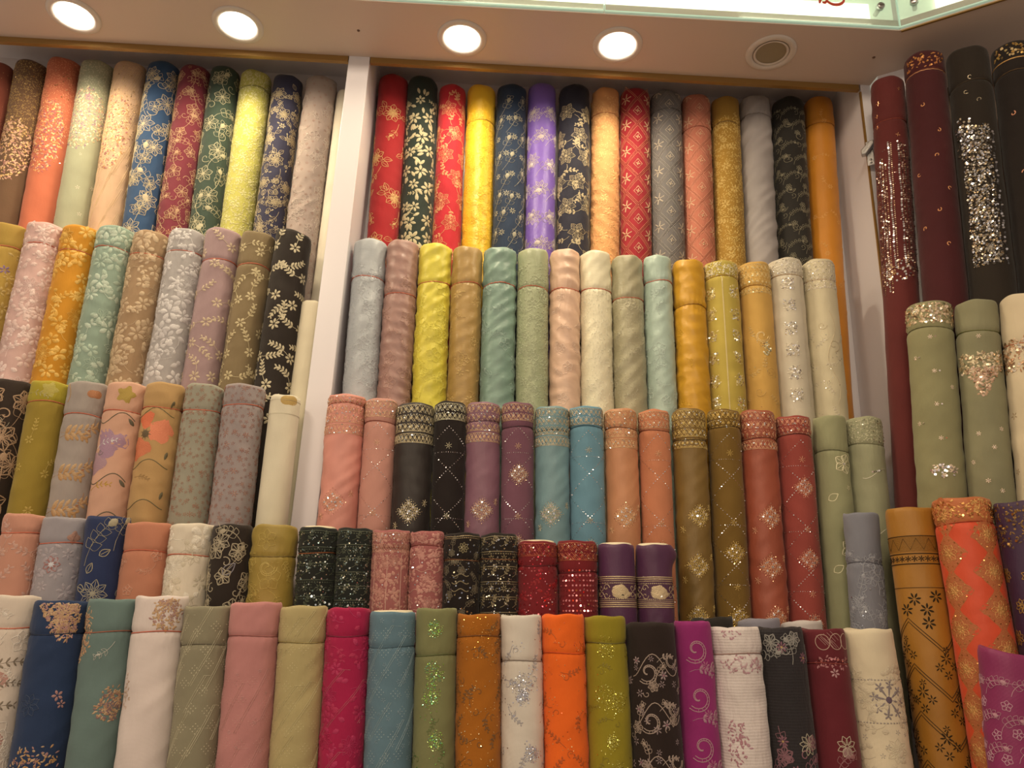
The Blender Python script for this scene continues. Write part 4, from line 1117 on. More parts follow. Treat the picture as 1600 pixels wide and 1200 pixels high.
ROWM = {
 1: [
  (586, 630, 115, 565, 618, 373, 'a01f24', 0, 'cotton', 1, lambda p: p.peonies('d3a86c', 'c89a60', .022, .10, .085, .06), 'red roll with large gold peonies, leftmost of the middle top row', {}),
  (637, 681, 118, 621, 674, 376, '263229', 0, 'cotton', 1, lambda p: (p.filled('c0b283', .015, .036, .04, 3, None, 6, .06), p.sprays('b9ab7c', .026, .06, .07, .06, False, 4)), 'black green roll with pale gold filled flowers', {}),
  (686, 727, 131, 674, 721, 380, 'bd2530', 0, 'cotton', 1, lambda p: (p.hatch('dc9c6a', .020, .05, .055, .055),), 'bright red roll with gold hatched flowers left of yellow one', {}),
  (732, 773, 131, 722, 773, 385, 'eebb10', 68, 'satin', 1, lambda p: (p.crust('f6cf38', 1700, .005, .09), p.tonal('e8b820', .014, .035, .035, .05)), 'glowing yellow roll with tonal embroidery under the third lamp', {'string': 'b98a10'}),
  (777, 824, 130, 774, 823, 385, '22344c', 0, 'cotton', 1, lambda p: (p.sprays('9a9478', .04, .05, .07, .055, False, 4) if 0 else None, [p.spray(u, v, .7, .05, 'a0987c', 3, .5, -.4, .02, False) for u, v in p.spots(.05, .062, .08, .08)], [p.flower(u+.025, v, .010, 7, 'a0987c') for u, v in p.spots(.05, .062, .08, .09)]), 'navy roll with outlined bud branches between yellow and purple', {}),
  (826, 871, 129, 823, 870, 385, '7a56b8', 0, 'satin', .8, lambda p: ([p.oflower(u, v, .025, 8, 'c9b8b0', None, .0014, True, None, .8) for u, v in p.spots(.06, .085, .06, .06)], [p.spray(u+.01, v, .5, .05, 'c9b8b0', 3, .5, .6, .022, False) for u, v in p.spots(.06, .085, .06, .10)]), 'purple satin roll with silvery outlined lotus flowers', {}),
  (874, 926, 131, 874, 924, 388, '262634', 0, 'cotton', 1, lambda p: p.hatch('b9a67a', .021, .05, .058, .05), 'midnight navy roll with antique gold hatched flowers', {}),
  (928, 970, 136, 924, 972, 399, 'de9f62', 48, 'cotton', 1.5, lambda p: (p.crust('ecb878', 1800, .005, .03), p.filled('eab670', .011, .05, .05, 1)), 'apricot peach roll with gold crusted flowers', {'string': 'b06a3a'}),
  (973, 1019, 137, 973, 1024, 399, '98202a', 0, 'cotton', .8, lambda p: p.lattice('d6a878', v0=.08, mt='c27a58'), 'deep red roll with gold diamond trellis', {}),
  (1021, 1070, 140, 1024, 1075, 400, '6f6a66', 35, 'cotton', .8, lambda p: p.lattice('b5a58c', v0=.05, mt='948b7e'), 'grey roll with diamond trellis and stars', {'string': '55504c'}),
  (1071, 1114, 146, 1075, 1124, 404, 'bb7158', 63, 'cotton', .8, lambda p: p.lattice('d7a378', v0=.05, mt='cc8a6c'), 'dusty pink roll with gold diamond trellis', {'string': '8e4c38'}),
  (1117, 1161, 149, 1124, 1169, 407, 'a67f30', 50, 'cotton', 1, lambda p: (p.crust('cfae5c', 2200, .005, .075), p.sprays('cba95a', .03, .045, .05, .08)), 'antique gold roll with dense tonal leaves', {'string': '7a5a20'}),
  (1162, 1211, 147, 1171, 1226, 403, 'a39a93', 36, 'cotton', 2.0, None, 'plain light grey roll with loose folds', {'string': '857a70'}),
  (1213, 1266, 150, 1224, 1271, 405, '2b2822', 0, 'cotton', 1, lambda p: [(p.spray(u, v, .2, .06, '8f8668', 6, .5, 1.6, .009, False), p.scroll(u+.02, v+.02, .014, '8f8668', 1, 0, 1.2, .0011), p.scroll(u-.01, v-.02, .009, '8f8668', -1, 2, 1.0, .0010), p.oflower(u+.015, v+.01, .009, 6, '938a6c', None, .0009)) for u, v in p.spots(.055, .055, .1, .05)], 'black roll with fine beige trailing vines in the middle bay', {}),
  (1266, 1308, 150, 1286, 1338, 641, 'cf8516', 50, 'silk', 1, lambda p: p.sprays('dca050', .02, .06, .08, .04, True, 3), 'long orange amber roll at the right end of the top row', {'string': '9c5f10'}),
 ],
 2: [
  (551, 601, 372, 531, 586, 616, 'b0b6b6', 62, 'satin', 1.2, lambda p: (p.crust('bfc4c2', 700, .004, .12), p.tonal('c2c6c4', .014)), 'silver blue satin roll beside the left divider', {}),
  (602, 652, 374, 587, 642, 625, 'a47a6c', 88, 'satin', 1.7, lambda p: p.tonal('b88e7c', .014, .04, .04, .10), 'dusky rose satin roll with tonal sprigs', {}),
  (654, 705, 379, 642, 698, 625, 'd8ca3a', 64, 'satin', 1.7, lambda p: p.tonal('e2d654', .016, .036, .036, .10), 'lemon yellow satin roll in the second row', {}),
  (706, 754, 384, 699, 750, 628, 'ac8a48', 60, 'satin', 1.4, lambda p: (p.tonal('c0a05e', .012, .04, .045, .10), p.filled('bd9d5c', .009, .05, .06, 1, v0=.12)), 'old gold satin roll with small tonal sprigs', {}),
  (755, 809, 385, 751, 806, 628, '7b9c88', 60, 'satin', 1.8, lambda p: (p.tonal('98b2a0', .017, .04, .05, .09)), 'teal green satin roll with tonal lotus outlines', {}),
  (810, 859, 387, 807, 859, 632, 'a3ac7e', 64, 'satin', 1, lambda p: (p.crust('b4bb90', 900, .005, .04), p.tonal('b6bd92', .012, .03, .03, .05)), 'soft sage green satin roll with fine tonal embroidery', {}),
  (860, 909, 388, 860, 910, 636, 'dfb592', 66, 'satin', 1.9, lambda p: p.tonal('e8c6a8', .012, .05, .05, .1), 'pale peach satin roll left of the cream one', {}),
  (909, 958, 391, 910, 962, 637, 'e6dcb2', 63, 'satin', 1.3, lambda p: p.crust('eee6c4', 900, .004, .1), 'cream satin roll with fine tonal leaves', {}),
  (959, 1008, 398, 962, 1016, 637, 'a8a078', 70, 'satin', 1.8, lambda p: (p.crust('b8b08a', 600, .004, .12), p.tonal('b8b08c', .012, .05, .05, .12)), 'khaki grey satin roll with a loose low tied cuff', {}),
  (1009, 1053, 398, 1017, 1064, 636, 'acc4b0', 42, 'satin', 1.4, lambda p: p.tonal('bfd2c0', .013, .035, .04, .08), 'pale aqua satin roll beside the marigold one', {}),
  (1056, 1106, 404, 1066, 1119, 637, 'd09a12', 76, 'satin', 1.8, lambda p: p.tonal('dcaa2a', .010, .06, .06, .09), 'marigold yellow satin roll with diagonal creases', {'string': '9c6c14'}),
  (1106, 1159, 406, 1119, 1175, 640, 'bfa94a', 26, 'cotton', 1, lambda p: (p.crust('e8d8a0', 260, .006, .004, .044), p.sequins(['Se8e0c0'], 120, .004, v1=.044), [p.st([(-.012, .05+i*.004), (-.009, .052+i*.004)], .002, 'Ge8d8a0') for i in range(100)], [p.cluster(u, v, .013, .016, ['Ge4d490', 'Sf0e8c8', 'c8b060'], 75, .005, 'box') for v in (.09, .15, .21, .27, .33, .39) for u in (.022, -.045)]), 'lime gold roll with silver square motifs and a chain line', {'string': 'a8842c'}),
  (1161, 1211, 408, 1175, 1224, 641, 'd0a452', 40, 'cotton', 1, lambda p: (p.border(.006, .09, 'Ge8cc80', 'Sf8e8b8'), p.scroll(-.005, .21, .022, 'Ge4c47a', 1, 0, 1.1, .0016, True), p.cluster(.005, .245, .012, .018, ['Ge8cc80', 'Sf8e8b8'], 60, .005), p.scroll(.01, .31, .015, 'c9a25a', -1), p.scroll(-.02, .36, .014, 'c9a25a'), p.gsprig('cda75e', ['Sf8e8b8'], .025, .05, .07, .18, 5)), 'warm apricot gold roll with a silver leaf motif', {'string': 'a87828'}),
  (1210, 1259, 402, 1225, 1281, 645, 'd4c8aa', 28, 'cotton', 1.1, lambda p: (p.crust('e6dcc0', 260, .006, .004, .05), p.sequins(['Sf4f0e8'], 90, .004, v1=.05), [p.cluster(-.012, v, .015, .017, ['Gd8ccb0', 'Sffffff', 'c8b898'], 85, .005, 'box') for v in (.075, .135, .20, .26, .32, .38)], [p.st([(.022, .05+i*.004), (.024, .052+i*.004)], .0018, 'Gd8ccb0') for i in range(90)]), 'cream white roll with stacked silver squares', {'string': 'b09060'}),
  (1262, 1312, 404, 1281, 1332, 646, 'd9cba0', 34, 'cotton', .9, lambda p: (p.border(.006, .085, 'Gece0c4', 'Sffffff', .018), p.scroll(.005, .245, .018, 'Gc8b48a', -1, 1.5, 1.1, .0016), p.scroll(-.02, .19, .012, 'Gc8b48a'), p.gsprig('d6c8a4', ['Sfffff0'], .022, .05, .06, .17, 8), p.st([(.0+.012*sin(i*.4), .15+i*.011) for i in range(24)], .0014, 'Gc8b48a')), 'ivory roll with curling silver scrolls, right end of second row', {'string': 'b89868'}),
 ],
 3: [],
 4: [],
}
C3 = [  # pairs of the third row
 (512, 569, 615, 490, 555, 823, 'dc8c78', 13, 1, 'Ge0a880', 'salmon pink roll with gold trellis border, first of its pair', 'A', .60, '9c4c3c'),
 (569, 618, 622, 554, 607, 825, 'cc8e7a', 34, 2, 'Gdfb488', 'rosy salmon roll with dotted diamonds, second of its pair', 'B', .40, '8a4a3a'),
 (617, 674, 629, 608, 672, 828, '251c18', 0, 1, 'Gd8c898', 'black roll with deep gold star border in the third row', 'A', .5, None),
 (676, 727, 627, 672, 725, 831, '221a18', 0, 2, 'Gd0c8a0', 'black roll with silver dotted diamonds in the third row', 'B', .5, None),
 (728, 783, 628, 726, 781, 832, '88596a', 27, 1, 'Gd8b080', 'mauve plum roll with gold star border', 'A', .55, '5a3440'),
 (784, 836, 628, 782, 834, 843, '7a4c5c', 36, 2, 'Gd4ac80', 'deep plum roll with a silver diamond medallion', 'B', .5, '4a2834'),
 (838, 891, 634, 836, 893, 844, '70979b', 36, 1, 'Gc9b68a', 'teal blue roll with gold star border', 'A', .55, '3a585c'),
 (892, 945, 634, 895, 952, 848, '6697a8', 30, 2, 'Gc9b890', 'sky blue roll with dotted diamonds and medallion', 'B', .5, '36606c'),
 (947, 1000, 638, 954, 1007, 848, 'c88a5e', 28, 1, 'Ge2b880', 'light copper orange roll with gold border', 'A', .55, '84502c'),
 (1001, 1051, 640, 1022, 1073, 968, 'c8805a', 30, 2, 'Gdcb080', 'apricot orange roll with fine dotted diamonds', 'B', .5, '84482c'),
 (1053, 1111, 638, 1074, 1124, 968, '80600f', 46, 1, 'Gd8bc70', 'olive brown roll with wide gold border', 'A', .5, '4c360c'),
 (1112, 1162, 639, 1124, 1179, 968, '7a5a0c', 26, 2, 'Gd0b060', 'olive brown roll with narrow border and dotted diamonds', 'B', .5, '4c360c'),
 (1164, 1219, 640, 1184, 1243, 970, 'a04e34', 42, 1, 'Ge0a878', 'rust roll with gold border and rosy medallions', 'A', .5, '702c1c'),
 (1221, 1275, 649, 1244, 1299, 972, '9a463c', 28, 2, 'Ge0a078', 'brick rose roll with dotted grid and medallions', 'B', .5, '6c2a20'),
]


def third(kind, m, color, vm):
    def g(p):
        if kind == 'A':
            p.border(.004, .068, m, 'Sd8e0f0', .013)
            p.border(.072, .094, m, 'Sd8e0f0', .010)
            for v in (.25, .36, .47, .58):
                if v < p.vmax:
                    p.medallion(p.r.uniform(-.008, .008), v, .029, m)
                    p.star(-.035, v+.03, .008, 7, m); p.star(.035, v-.02, .008, 7, m)
                    p.seq(.0, v, .0028, 'Sc8d4f4')
        else:
            p.border(.004, .044, m, 'Sd8e0f0', .012)
            p.dotlat(m, .05, .06, 'Se0d8d0', .0010, .006)
            for v in (.17, .33, .47, .57):
                if v < p.vmax:
                    if v != .17 or 'plum' in vm or 'brick' in vm: p.medallion(.002, v, .026, m)
                    p.star(.0, v-.065, .008, 7, m)
            for v in (.12, .27, .40):
                for i in range(30): p.seq(-.075+i*.005, v, .0008, 'Se0d8d0')
    return g


for (a, b, c, d, e_, f_, col, s_, k_, m_, lb, knd, amp_, str_) in C3:
    ROWM[3].append((a, b, c, d, e_, f_, col, s_, 'silk' if knd == 'A' else 'cotton', 0.95 if knd == 'B' else 1.35, third(knd, m_, col, lb), lb, {'string': str_}))
ROWM[3] += [
 (1279, 1332, 649, 1300, 1350, 977, '9c9c6e', 52, 'cotton', 1.1, lambda p: ([(p.oflower(.012, v, .024, 5, 'Ge8deb0', None, .0020, True), p.seq(.012, v, .002, 'Sf0f0d8')) for v in (.115, .31, .52)], [p.flower(.02, v, .006, 5, 'Ge0d8a8') for v in (.17, .40)], [p.opet(-.03, v, 1, .026, .016, 'Ge0d8a8', .0018) for v in (.2, .36, .5)]), 'sage green roll with gold outlined butterflies of thread', {'string': '6c6c48'}),
 (1334, 1388, 651, 1343, 1398, 790, 'a3a27a', 40, 'cotton', 1, lambda p: (p.crust('c2bd92', 380, .005, .004, .06), p.sequins(['Sd8d4b8'], 60, .004, v1=.06), p.st([(-.03+i*.003, .135-.012*sin((i-10)*.2)) for i in range(21)], .0016, 'Gd8d0b0'), [p.seq(-.008+i*.004, .132+i*-.001, .0022, 'Se8f0ff') for i in range(6)], p.st([(-.03+i*.003, .27-.012*sin((i-10)*.2)) for i in range(21)], .0016, 'Gd8d0b0')), 'sage green roll with worked cuff at the third row end', {'string': '7c7a54'}),
]
DG = ['S9cb8b8', 'Sc8c0a0', 'Sd8e4f4', 'S708880']
ROWM[4] = [
 (463, 522, 824, 454, 517, 948, '1d211c', 36, 'cotton', .8, lambda p: (p.worked('49523f', DG, .006, .026), p.sequins(['Se0e8f8', 'Sc8d8e8'], 60, .05, (.0016, .0026))), 'green black sequinned roll with cream lining, left of its pair', {'lining': True, 'string': '8a4a20'}),
 (524, 580, 825, 519, 575, 950, '1c221d', 0, 'cotton', .8, lambda p: (p.worked('565c46', DG, .005, .022), p.sequins(['Se0e8f8'], 40, .08, (.0018, .0028))), 'green black sequinned roll, right of its pair', {}),
 (581, 638, 828, 573, 636, 953, 'a8605a', 26, 'cotton', .8, lambda p: (p.worked('d09a80', ['Se0b090', 'Sd8d8e0'], .004, .018) if 0 else p.lace('c98c78', .008, .016, .018, 0), p.border(.004, .045, 'cd9478', 'Sf0e0d8', .010), [p.st([(u, .05+i*.01) for i in range(22)], .0014, 'd8a890') for u in (-.033, -.002, .028)], p.sequins(['Sf0e0d8'], 60)), 'old rose roll with long vertical threads, left of its pair', {'string': '8a4840'}),
 (641, 690, 830, 635, 687, 955, 'a65c58', 20, 'cotton', .8, lambda p: (p.lace('cc8c7c', .008, .015, .017, 0), [p.line(v, .0014, 'd09a84', .003, .03) for v in (.02, .05, .08, .12, .16)], p.sequins(['Sf0e0e0'], 80)), 'old rose roll with dense floral thread, right of its pair', {'string': '8a4840'}),
 (692, 750, 833, 690, 748, 955, '1e1613', 38, 'cotton', .8, lambda p: (p.line(.006, .0016, 'Ga89468'), p.dash(.01, .002, 'Gb8a070', .004), p.oflower(.004, .03, .011, 8, '8d8158', None, .0014), p.lines('6c624c', .008, .04, .03, .02, 6, .0011), p.dash(.055, .002, 'Gb8a070', .004), p.sequins(['Sc8b890', 'S8890a0'], 240), [p.st([(-.02+i*.004, v+.003*sin(i)) for i in range(10)], .002, '8a7c58') for v in (.085, .10, .115)]), 'black embroidered roll with a ring flower on its cuff', {'string': '70411c'}),
 (751, 810, 834, 749, 809, 960, '1f1713', 36, 'cotton', .8, lambda p: (p.worked('8a7c58', ['Sd8c8a0', 'Sf0e8d8', 'S8890a0'], .005, .024),), 'black embroidered roll with rows of gold flowers', {'string': '7a4820'}),
 (811, 871, 846, 809, 876, 962, '7d101c', 34, 'cotton', .8, lambda p: (p.border(.004, .03, 'Gb05a40', 'Sf0c090', .016), p.sequins(RED4, 420), p.lace('921c24', .008, .03, .03, .04)), 'red sequinned roll with cream lining, left of its pair', {'lining': True, 'string': '5c0c14'}),
 (873, 936, 845, 874, 937, 962, '7c0f1a', 44, 'cotton', .8, lambda p: (p.border(.004, .04, 'Gb86a48', 'Sf0c090', .014), [p.seq(-.045+i*.0075, .06+j*.010, .0021, 'Sf09090') for i in range(13) for j in range(9)], [p.st([(-.06+i*.006, .15+.03*abs(sin(i*.31))) for i in range(20)], .0016, 'b84a40')], p.sequins(RED4, 160)), 'red sequinned roll with dotted rows, right of its pair', {'string': '5c0c14'}),
]


def pband(p):
    z = 'Gc9b183'
    for v in (.066, .070, .118, .122, .126): p.line(v, .0022, z)
    p.band(.075, .113, '55304a', .0003)
    p.line(.074, .0014, z); p.line(.114, .0014, z)
    for c in (-.075, .0, .075):
        p.blob(c, .096, lambda a: .019*(1-.25*abs(sin(a))+.06*cos(5*a)), z, .0009)
        p.scroll(c-.012, .094, .010, '7a5a60', 1, 0, 1.0, .0012)
        for i in range(7):
            p.pet(c+.018+i*.0005, .106, -1.9+i*.35, .010, .004, z)
        for q in (-1, 1):
            p.scroll(c+q*.030, .088, .008, z, q, 0, 1, .0014); p.scroll(c+q*.030, .103, .008, z, -q, 0, 1, .0014)
        p.seq(c+.004, .104, .0028, 'Se0e4f8')
    p.dash(.079, .0022, z, .004); p.dash(.1105, .0022, z, .004)


ROWM[4] += [
 (937, 996, 850, 940, 998, 970, '541f4c', 0, 'silk', .7, pband, 'plum purple roll with gold figured band, left of its pair', {'lining': True}),
 (998, 1054, 851, 1000, 1058, 970, '521f48', 0, 'silk', 1.3, pband, 'plum purple roll with gold band and flopping crumpled top', {'lining': True, 'flop': .012}),
 (1332, 1382, 801, 1345, 1398, 981, '7f8088', 74, 'cotton', 1, lambda p: (p.tonal('a2a3a8', .016, .035, .035, .09), p.sequins(['Sc0c4d0'], 30, .09), p.lines('9c9da2', .014, .05, .045, .1, 5, .001)), 'blue grey roll with tonal embroidered lower half', {'string': '64646c'}),
]
ROW5B = [   # shorter rolls whose ends peep out behind the front row
 (1082, 1160, 966, '2a2620', 'flat dark roll end peeping behind the magenta front roll'),
 (1161, 1231, 968, '8b8790', 'lilac grey roll end peeping behind the white crinkled roll'),
 (1233, 1297, 972, 'c5bbb2', 'off white roll end peeping behind the maroon front roll'),
]
ROWY = {1: 1.946, 2: 1.851, 3: 1.755, 4: 1.662, 5: 1.567}
MPP = {1: .0018, 2: .0017, 3: .0016, 4: .00142, 5: .00123}
VMAX = {1: .55, 2: .46, 3: .40, 4: .24, 5: .40}


def place(entries, row, group, where):
    Y = ROWY[row]
    data = []
    for e in entries:
        xl, xr, yt, xlb, xrb, yb = e[:6]
        Zc = (px_on_y((xl+xr)/2, yt, Y)-EYEP).dot(CF)
        R = (xr-xl)/2*Zc/1200
        Zb = (px_on_y((xlb+xrb)/2, yb, Y)-EYEP).dot(CF)
        R = (R + (xrb-xlb)/2*Zb/1200)/2*.985
        R = max(.022 if 'plain cream' in e[11] else .036, min(R, .0495 if row == 5 else .0462))
        t = px_on_y((xl+xr)/2, yt, Y-R)
        b = px_on_y((xlb+xrb)/2, yb, Y-R)
        zb = EYE+BASE[row]
        k = (t.z-zb)/(t.z-b.z)
        data.append([t.x, t.z, t.x+(b.x-t.x)*k, R, zb, b.z])
    if row == 5: pass
    # the rolls stand shoulder to shoulder without biting into each other
    for col, need in ((0, 1.0), (2, 1.0)):
        for it in range(60):
            for i in range(len(data)-1):
                if abs(data[i+1][0]-data[i][0]) > .3: continue
                g = (data[i][3]+data[i+1][3])*need-(data[i+1][col]-data[i][col])
                if g > 0:
                    data[i][col] -= g/2*.9; data[i+1][col] += g/2*.9
    if row in (1, 2) and where == 'mid':
        for d_ in data:
            for c in (0, 2):
                d_[c] = max(XL1+.004+d_[3], min(XR0-.004-d_[3], d_[c]))
    if row in (1, 2) and where == 'left':
        for d_ in data:
            for c in (0, 2):
                d_[c] = min(XL0-.003-d_[3], d_[c])
        for i in range(len(data)-2, -1, -1):
            for c in (0, 2):
                data[i][c] = min(data[i][c], data[i+1][c]-(data[i][3]+data[i+1][3])*.97)
    for e, (tx, tz, bx, R, zb, vz) in zip(entries, data):
        col, spx, kind, amp, pat, lb, ex = e[6:13]
        ex = dict(ex)
        vis = (tz-vz)+.06
        vm = max(VMAX[row]*.6, min(.72, vis+.02))
        fabric_roll(Vector((tx, Y, tz)), Vector((bx, Y, zb+.001)), 0.0, R, col, kind, spx*MPP[row] if spx else None, vm, amp, pat, lb, group, cap=row >= 4, **ex)


NAMES = {1: 'top', 2: 'second', 3: 'third', 4: 'fourth', 5: 'front'}
for row in (1, 2, 3):
    place(ROWL[row], row, 'fabric rolls in the %s row of the left bay' % NAMES[row], 'left')
    place(ROWM[row], row, 'fabric rolls in the %s row of the middle bay' % NAMES[row], 'mid')
place(ROWL[4]+ROWM[4], 4, 'fabric rolls in the fourth row', 'both')
place(ROWL[5], 5, 'fabric rolls in the front row', 'both')

# ---- the angled right unit
RU = [
 # xl xr yt xlb xrb yb k  colour string kind amp vmax pattern label extras L mpp
 (1360, 1408, 119, 1392, 1438, 600, .098, '64201c', 62, 'cotton', 1, .85, lambda p: (
     [p.star(p.r.uniform(-.04, .04), .04+i*.035, .006, 4, 'Se0a070', .002) for i in range(5)],
     [(p.seq(u+sin(v*60)*.001, v, .0024, c), p.seq(u+.006, v+.004, .0018, 'Sd8b890')) for u, v0_, c in ((-.028, .24, 'Se0d8d0'), (-.005, .20, 'Se8e0d8'), (.018, .20, 'Se0d8d0'), (.036, .21, 'Sc8b8a8'), (-.042, .26, 'Sb09080'), (-.020, .26, 'Sc8b0a0'), (.026, .205, 'Sb09080'), (.050, .24, 'Sb8a898')) for v in [v0_+i*.0058 for i in range(62)]],
     p.cluster(.005, .56, .04, .03, ['Sd8d0c8', 'Se0b080'], 60, .007),
     p.sequins(['Sa89080'], 60, .2, (.001, .002), .55)), 'dark red roll with vertical silver beaded lines beside the divider', {'string': '8a3a28'}, .0021, 1.0),
 (1411, 1472, 79, 1450, 1506, 475, .079, '4a1418', 26, 'cotton', .8, .6, lambda p: (
     p.cluster(.0, .03, .05, .022, ['Sd89858', 'c07a40'], 60, .007, 'box'), p.line(.058, .003, 'Gc89060'),
     [p.scroll(u, v, .006, 'Gd0905c', 1, p.r.random()*6, .8, .0022) for u, v in ((-.012, .16), (.02, .24), (.012, .31), (.035, .40), (.004, .46), (.02, .55), (-.035, .35), (-.03, .5))]), 'maroon roll with sparse copper crescent motifs', {'string': '6a2a1c'}, .0021, 1.0),
 (1479, 1539, 72, 1512, 1572, 465, .079, '292016', 48, 'cotton', .8, .6, lambda p: (
     [p.scroll(u, v, .007, 'Sb0a080', 1, p.r.random()*6, .8, .0018) for u, v in ((.0, .09), (-.012, .13), (.015, .16))],
     p.cluster(-.004, .42, .032, .19, ['Sc8b898', 'Sd8d8e0', 'Sb09468', 'S8c8478', 'S6c6458'], 1900, .0058, 'box'),
     p.cluster(-.03, .25, .02, .05, ['Sc8b898', 'Sd8d8e0'], 90, .007, 'box'),
     [p.seq(.036+.002*sin(i), .25+i*.006, .003, 'Sb8b4b4') for i in range(60)],
     [p.seq(-.035+i*.005, .22+i*.0026, .0030, 'Sd8ccb0') for i in range(15)]), 'black roll with thick silver and gold beaded panel', {'string': '40301c'}, .0021, 1.0),
 (1540, 1605, 66, 1570, 1634, 465, .079, '211813', 40, 'cotton', .8, .6, lambda p: (
     p.cluster(-.01, .025, .035, .018, ['Sc8a058', 'Se0c080', '9c7a40'], 50, .008, 'box'), p.line(.05, .003, 'Gc89a58'),
     [p.scroll(u, v, .0065, 'Gd0906c', 1, p.r.random()*6, .8, .0024) for u, v in ((-.02, .20), (.0, .29), (-.01, .36), (.01, .46))]), 'near black roll with few copper motifs at the right edge', {'string': '58401c'}, .0021, 1.0),
 (1416, 1483, 470, 1434, 1507, 778, -.005, '8f8a5c', 38, 'cotton', 1, .6, lambda p: (
     p.cluster(0, .026, .07, .024, ['Gd8c090', 'Se8c8a0', 'c0a878', 'Sd8ccb0'], 330, .0075, 'box'),
     [(p.flower(u, v, .0055, 6, 'Gd8c0a0', 'Se8d8c8'), p.seq(u+.01, v, .002, 'Se8d8c8')) for u, v in ((.0, .085), (.004, .165), (.004, .24), (.008, .315), (-.035, .13), (-.035, .28), (.04, .2))],
     p.cluster(.01, .385, .026, .014, ['Gd8c0a0', 'Se8e0e8'], 50, .007)), 'sage green roll with thick gold crusted cuff', {'string': '6f6a40'}, .0016, 1.0),
 (1485, 1545, 469, 1507, 1579, 778, -.005, '8a8660', 44, 'cotton', 1, .6, lambda p: (
     p.cluster(0, .145, .05, .022, ['Gd8c498', 'Se8d0a8', 'b8a070'], 190, .0075, 'box'),
     p.cluster(.0, .19, .036, .034, ['Gd8b898', 'Se0b898', 'c8a078'], 170, .0075, 'tri'),
     [p.flower(u, v, .0055, 6, 'Gd8c0a0', 'Se8d8c8') for u, v in ((.0, .085), (-.015, .30), (.012, .33), (-.03, .36), (.03, .29), (-.004, .40), (.02, .42))]), 'olive green roll with gold crusted triangle motif', {'string': '646428'}, .0016, 1.0),
 (1550, 1618, 460, 1585, 1660, 778, -.005, 'd8c59c', 68, 'cotton', 1, .6, lambda p: (
     p.cluster(0, .135, .07, .035, ['Gd8b890', 'Sd0a880', 'b88a60', 'Se8d8c0'], 330, .0075, 'box'),
     p.cluster(.02, .18, .03, .03, ['c08a68', 'Gd8b090'], 60, .008, 'tri'),
     p.butis('b09468', None, .005, .035, .05, .22)), 'cream roll with gold crusted band at the right edge', {'string': 'b8744c'}, .0016, 1.0),
 (1380, 1457, 793, 1438, 1516, 1200, -.075, 'a8721a', 0, 'silk', .6, .62, lambda p: (
     p.band(.058, .088, '8a5e18', .0003), p.line(.057, .0016, 'P3c2a14'), p.line(.092, .0022, 'P3c2a14'), p.line(.112, .0022, 'P3c2a14'),
     p.st([(-.09+i*.012, .062+(.022 if i % 2 else 0)) for i in range(16)], .0016, 'P3c2a14'),
     [p.star(-.085+i*.012, .102, .006, 6, 'P3c2a14', .0018) for i in range(15)],
     p.line(.158, .0012, 'P4a3418'),
     [(p.flower(u, v, .013, 7, 'P33260f', None, .5), p.butis('P3c2c12', None, .004, .03, .03, 9)) for u, v in ((-.012, .18), (.028, .175), (.008, .20), (-.03, .2), (.008, .225))],
     [(p.flower(u, v, .012, 7, 'P33260f', None, .4), p.flower(u+.015, v+.014, .009, 6, 'P33260f', None, .4), p.flower(u-.014, v+.016, .009, 6, 'P33260f', None, .4), p.flower(u, v+.03, .009, 6, 'P33260f', None, .4), p.flower(u+.002, v-.016, .007, 6, 'P33260f', None, .4)) for (u, v) in ((-.045, .27), (.03, .29), (-.02, .35), (.045, .37), (.01, .43), (-.05, .44), (.045, .48), (-.01, .53), (-.055, .35), (.0, .60))],
     [p.st([(-.09+i*.006, v+.03*abs((i % 20)-10)/10*2) for i in range(31)], .0016, 'P4a3418') for v in (.215, .222, .30, .307, .385, .392, .47, .477)]), 'mustard roll printed with black borders and flower diamonds', {}, .0014, .92),
 (1453, 1547, 777, 1509, 1604, 1200, -.108, 'd8481a', 34, 'silk', .8, .55, lambda p: (p.cluster(0, .02, .08, .018, ['Gd8a058', 'Se0a860', 'c87840'], 260, .006, 'box'), p.ogee('b8693a', 'Gd09a58', .07)), 'vivid orange brocade roll with gold ogee motifs', {'cuffcol': 'c06a34', 'string': 'a0401c'}, .0014, .95),
 (1551, 1637, 782, 1584, 1664, 1010, -.108, '3c1a40', 0, 'silk', .8, .5, lambda p: (p.cluster(0, .04, .09, .045, ['G8c6a38', 'Sa88048', '6a4c30'], 420, .006, 'box'), [(p.oflower(u, v, .014, 8, 'G98743c', None, .0018), p.flower(u, v, .006, 6, 'Gb08a4c')) for u, v in p.spots(.045, .055, .05, .11)]), 'deep purple brocade roll with gold border at the right edge', {}, .0014, .95),
 (1534, 1612, 1020, 1550, 1628, 1200, -.205, '90145a', 0, 'silk', 1, .4, lambda p: (p.line(.05, .0012, 'c07a90'), [p.spray(u, v, .3, .04, 'c08a94', 5, .5, 1.4, .012, False) for u, v in p.spots(.045, .05, .1, .05)], [p.oflower(u, v, .009, 5, 'c890a0', None, .0012) for u, v in p.spots(.04, .045, .1, .06)]), 'magenta roll with pink flower vines, lowest at the right edge', {'tilt': -.15}, .0013, .9),
]
YAW = atan2(DD.y, DD.x)
rows_r = []
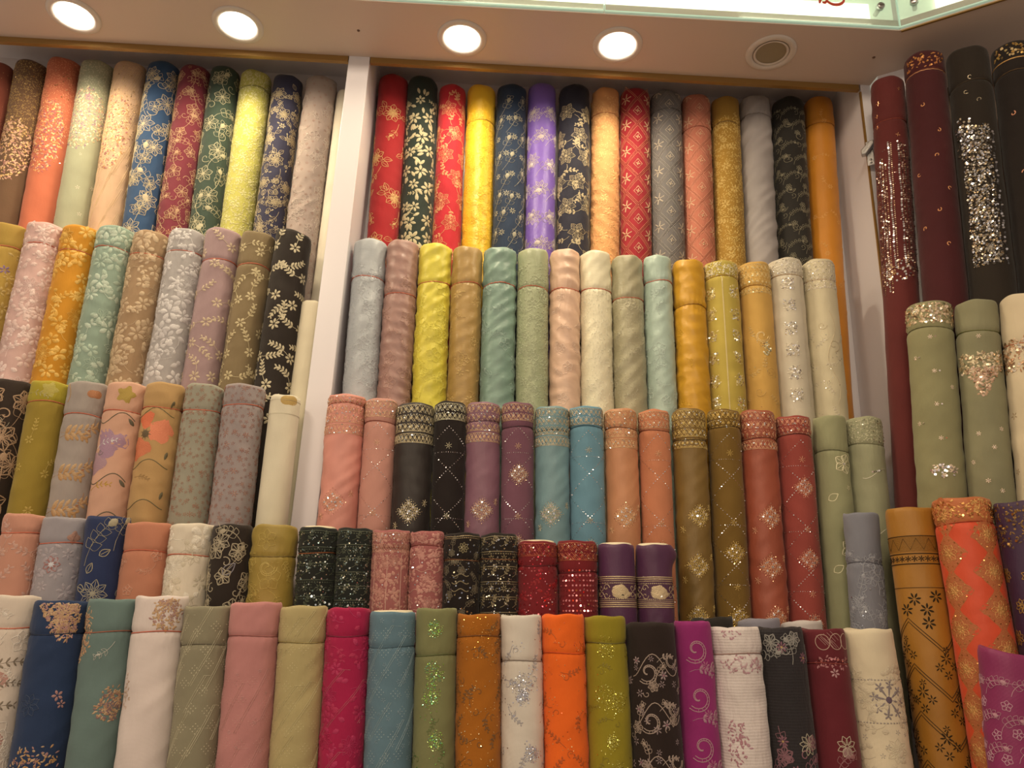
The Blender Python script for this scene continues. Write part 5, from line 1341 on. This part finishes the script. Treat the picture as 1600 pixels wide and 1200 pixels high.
for q in RU:
    (xl, xr, yt, xlb, xrb, yb, k) = q[:7]
    c = px_on_k((xl+xr)/2, yt, k)
    R = min((xr-xl)/2*(c-EYEP).dot(CF)/1200*.985, .0475 if k > -.08 else .052)
    t = px_on_k((xl+xr)/2, yt, k-R)
    b = px_on_k((xlb+xrb)/2, yb, k-R)
    zb = EYE + (.22 if k > .05 else (.15 if k == -.005 else (-.94 if k > -.15 else -1.13)))
    base = t+(b-t)*((t.z-zb)/(t.z-b.z))
    rows_r.append([t+NN*R, base+NN*R+Vector((0, 0, .001)), R, k, q])
for grp in (.079, -.005, -.108):                       # side by side, touching but not biting
    g_ = [r for r in rows_r if abs(r[3]-grp) < .02]
    for a_, b_ in zip(g_, g_[1:]):
        for e_ in (0, 1):
            d_ = Vector((b_[e_].x-a_[e_].x, b_[e_].y-a_[e_].y, 0))
            gap = a_[2]+b_[2]+.001-d_.length
            if gap > 0: b_[e_] = b_[e_]+DD*gap
for r in rows_r[8:10]: r[1] = r[1]+DD*.034
for (t, base, R, k, q) in rows_r:
    col, spx, kind, amp, vm, pat, lb, ex, mpp = q[7:16]
    fabric_roll(t, base, YAW, R, col, kind, spx*mpp if spx else None, vm, amp, pat, lb, 'fabric rolls in the angled right unit', cap=k < -.05, **ex)
kbox('angled_step_3', .03, .95, .035, .158, EYE+.22)  # unseen steps under the right unit's rolls
kbox('angled_step_4', -.062, .95, -.052, .034, EYE+.15)
kbox('angled_step_5', -.17, .95, -.165, -.053, EYE-.94)
kbox('angled_step_6', -.02, .95, -.26, -.165, EYE-1.13)
# stray roll ends behind the front row

for (xl, xr, yt, col, lb) in ROW5B:
    Y = 1.662
    Zc = (px_on_y((xl+xr)/2, yt, Y)-EYEP).dot(CF)
    t = px_on_y((xl+xr)/2, yt, Y-.043)
    t.y = Y
    fabric_roll(t, Vector((t.x, Y, EYE+BASE[4]+.001)), 0.0, min(.044, (xr-xl)/2*Zc/1200), col, 'cotton', None, .2, 1.3, None, lb, 'low roll ends behind the front row', cap=True, tilt=.1)
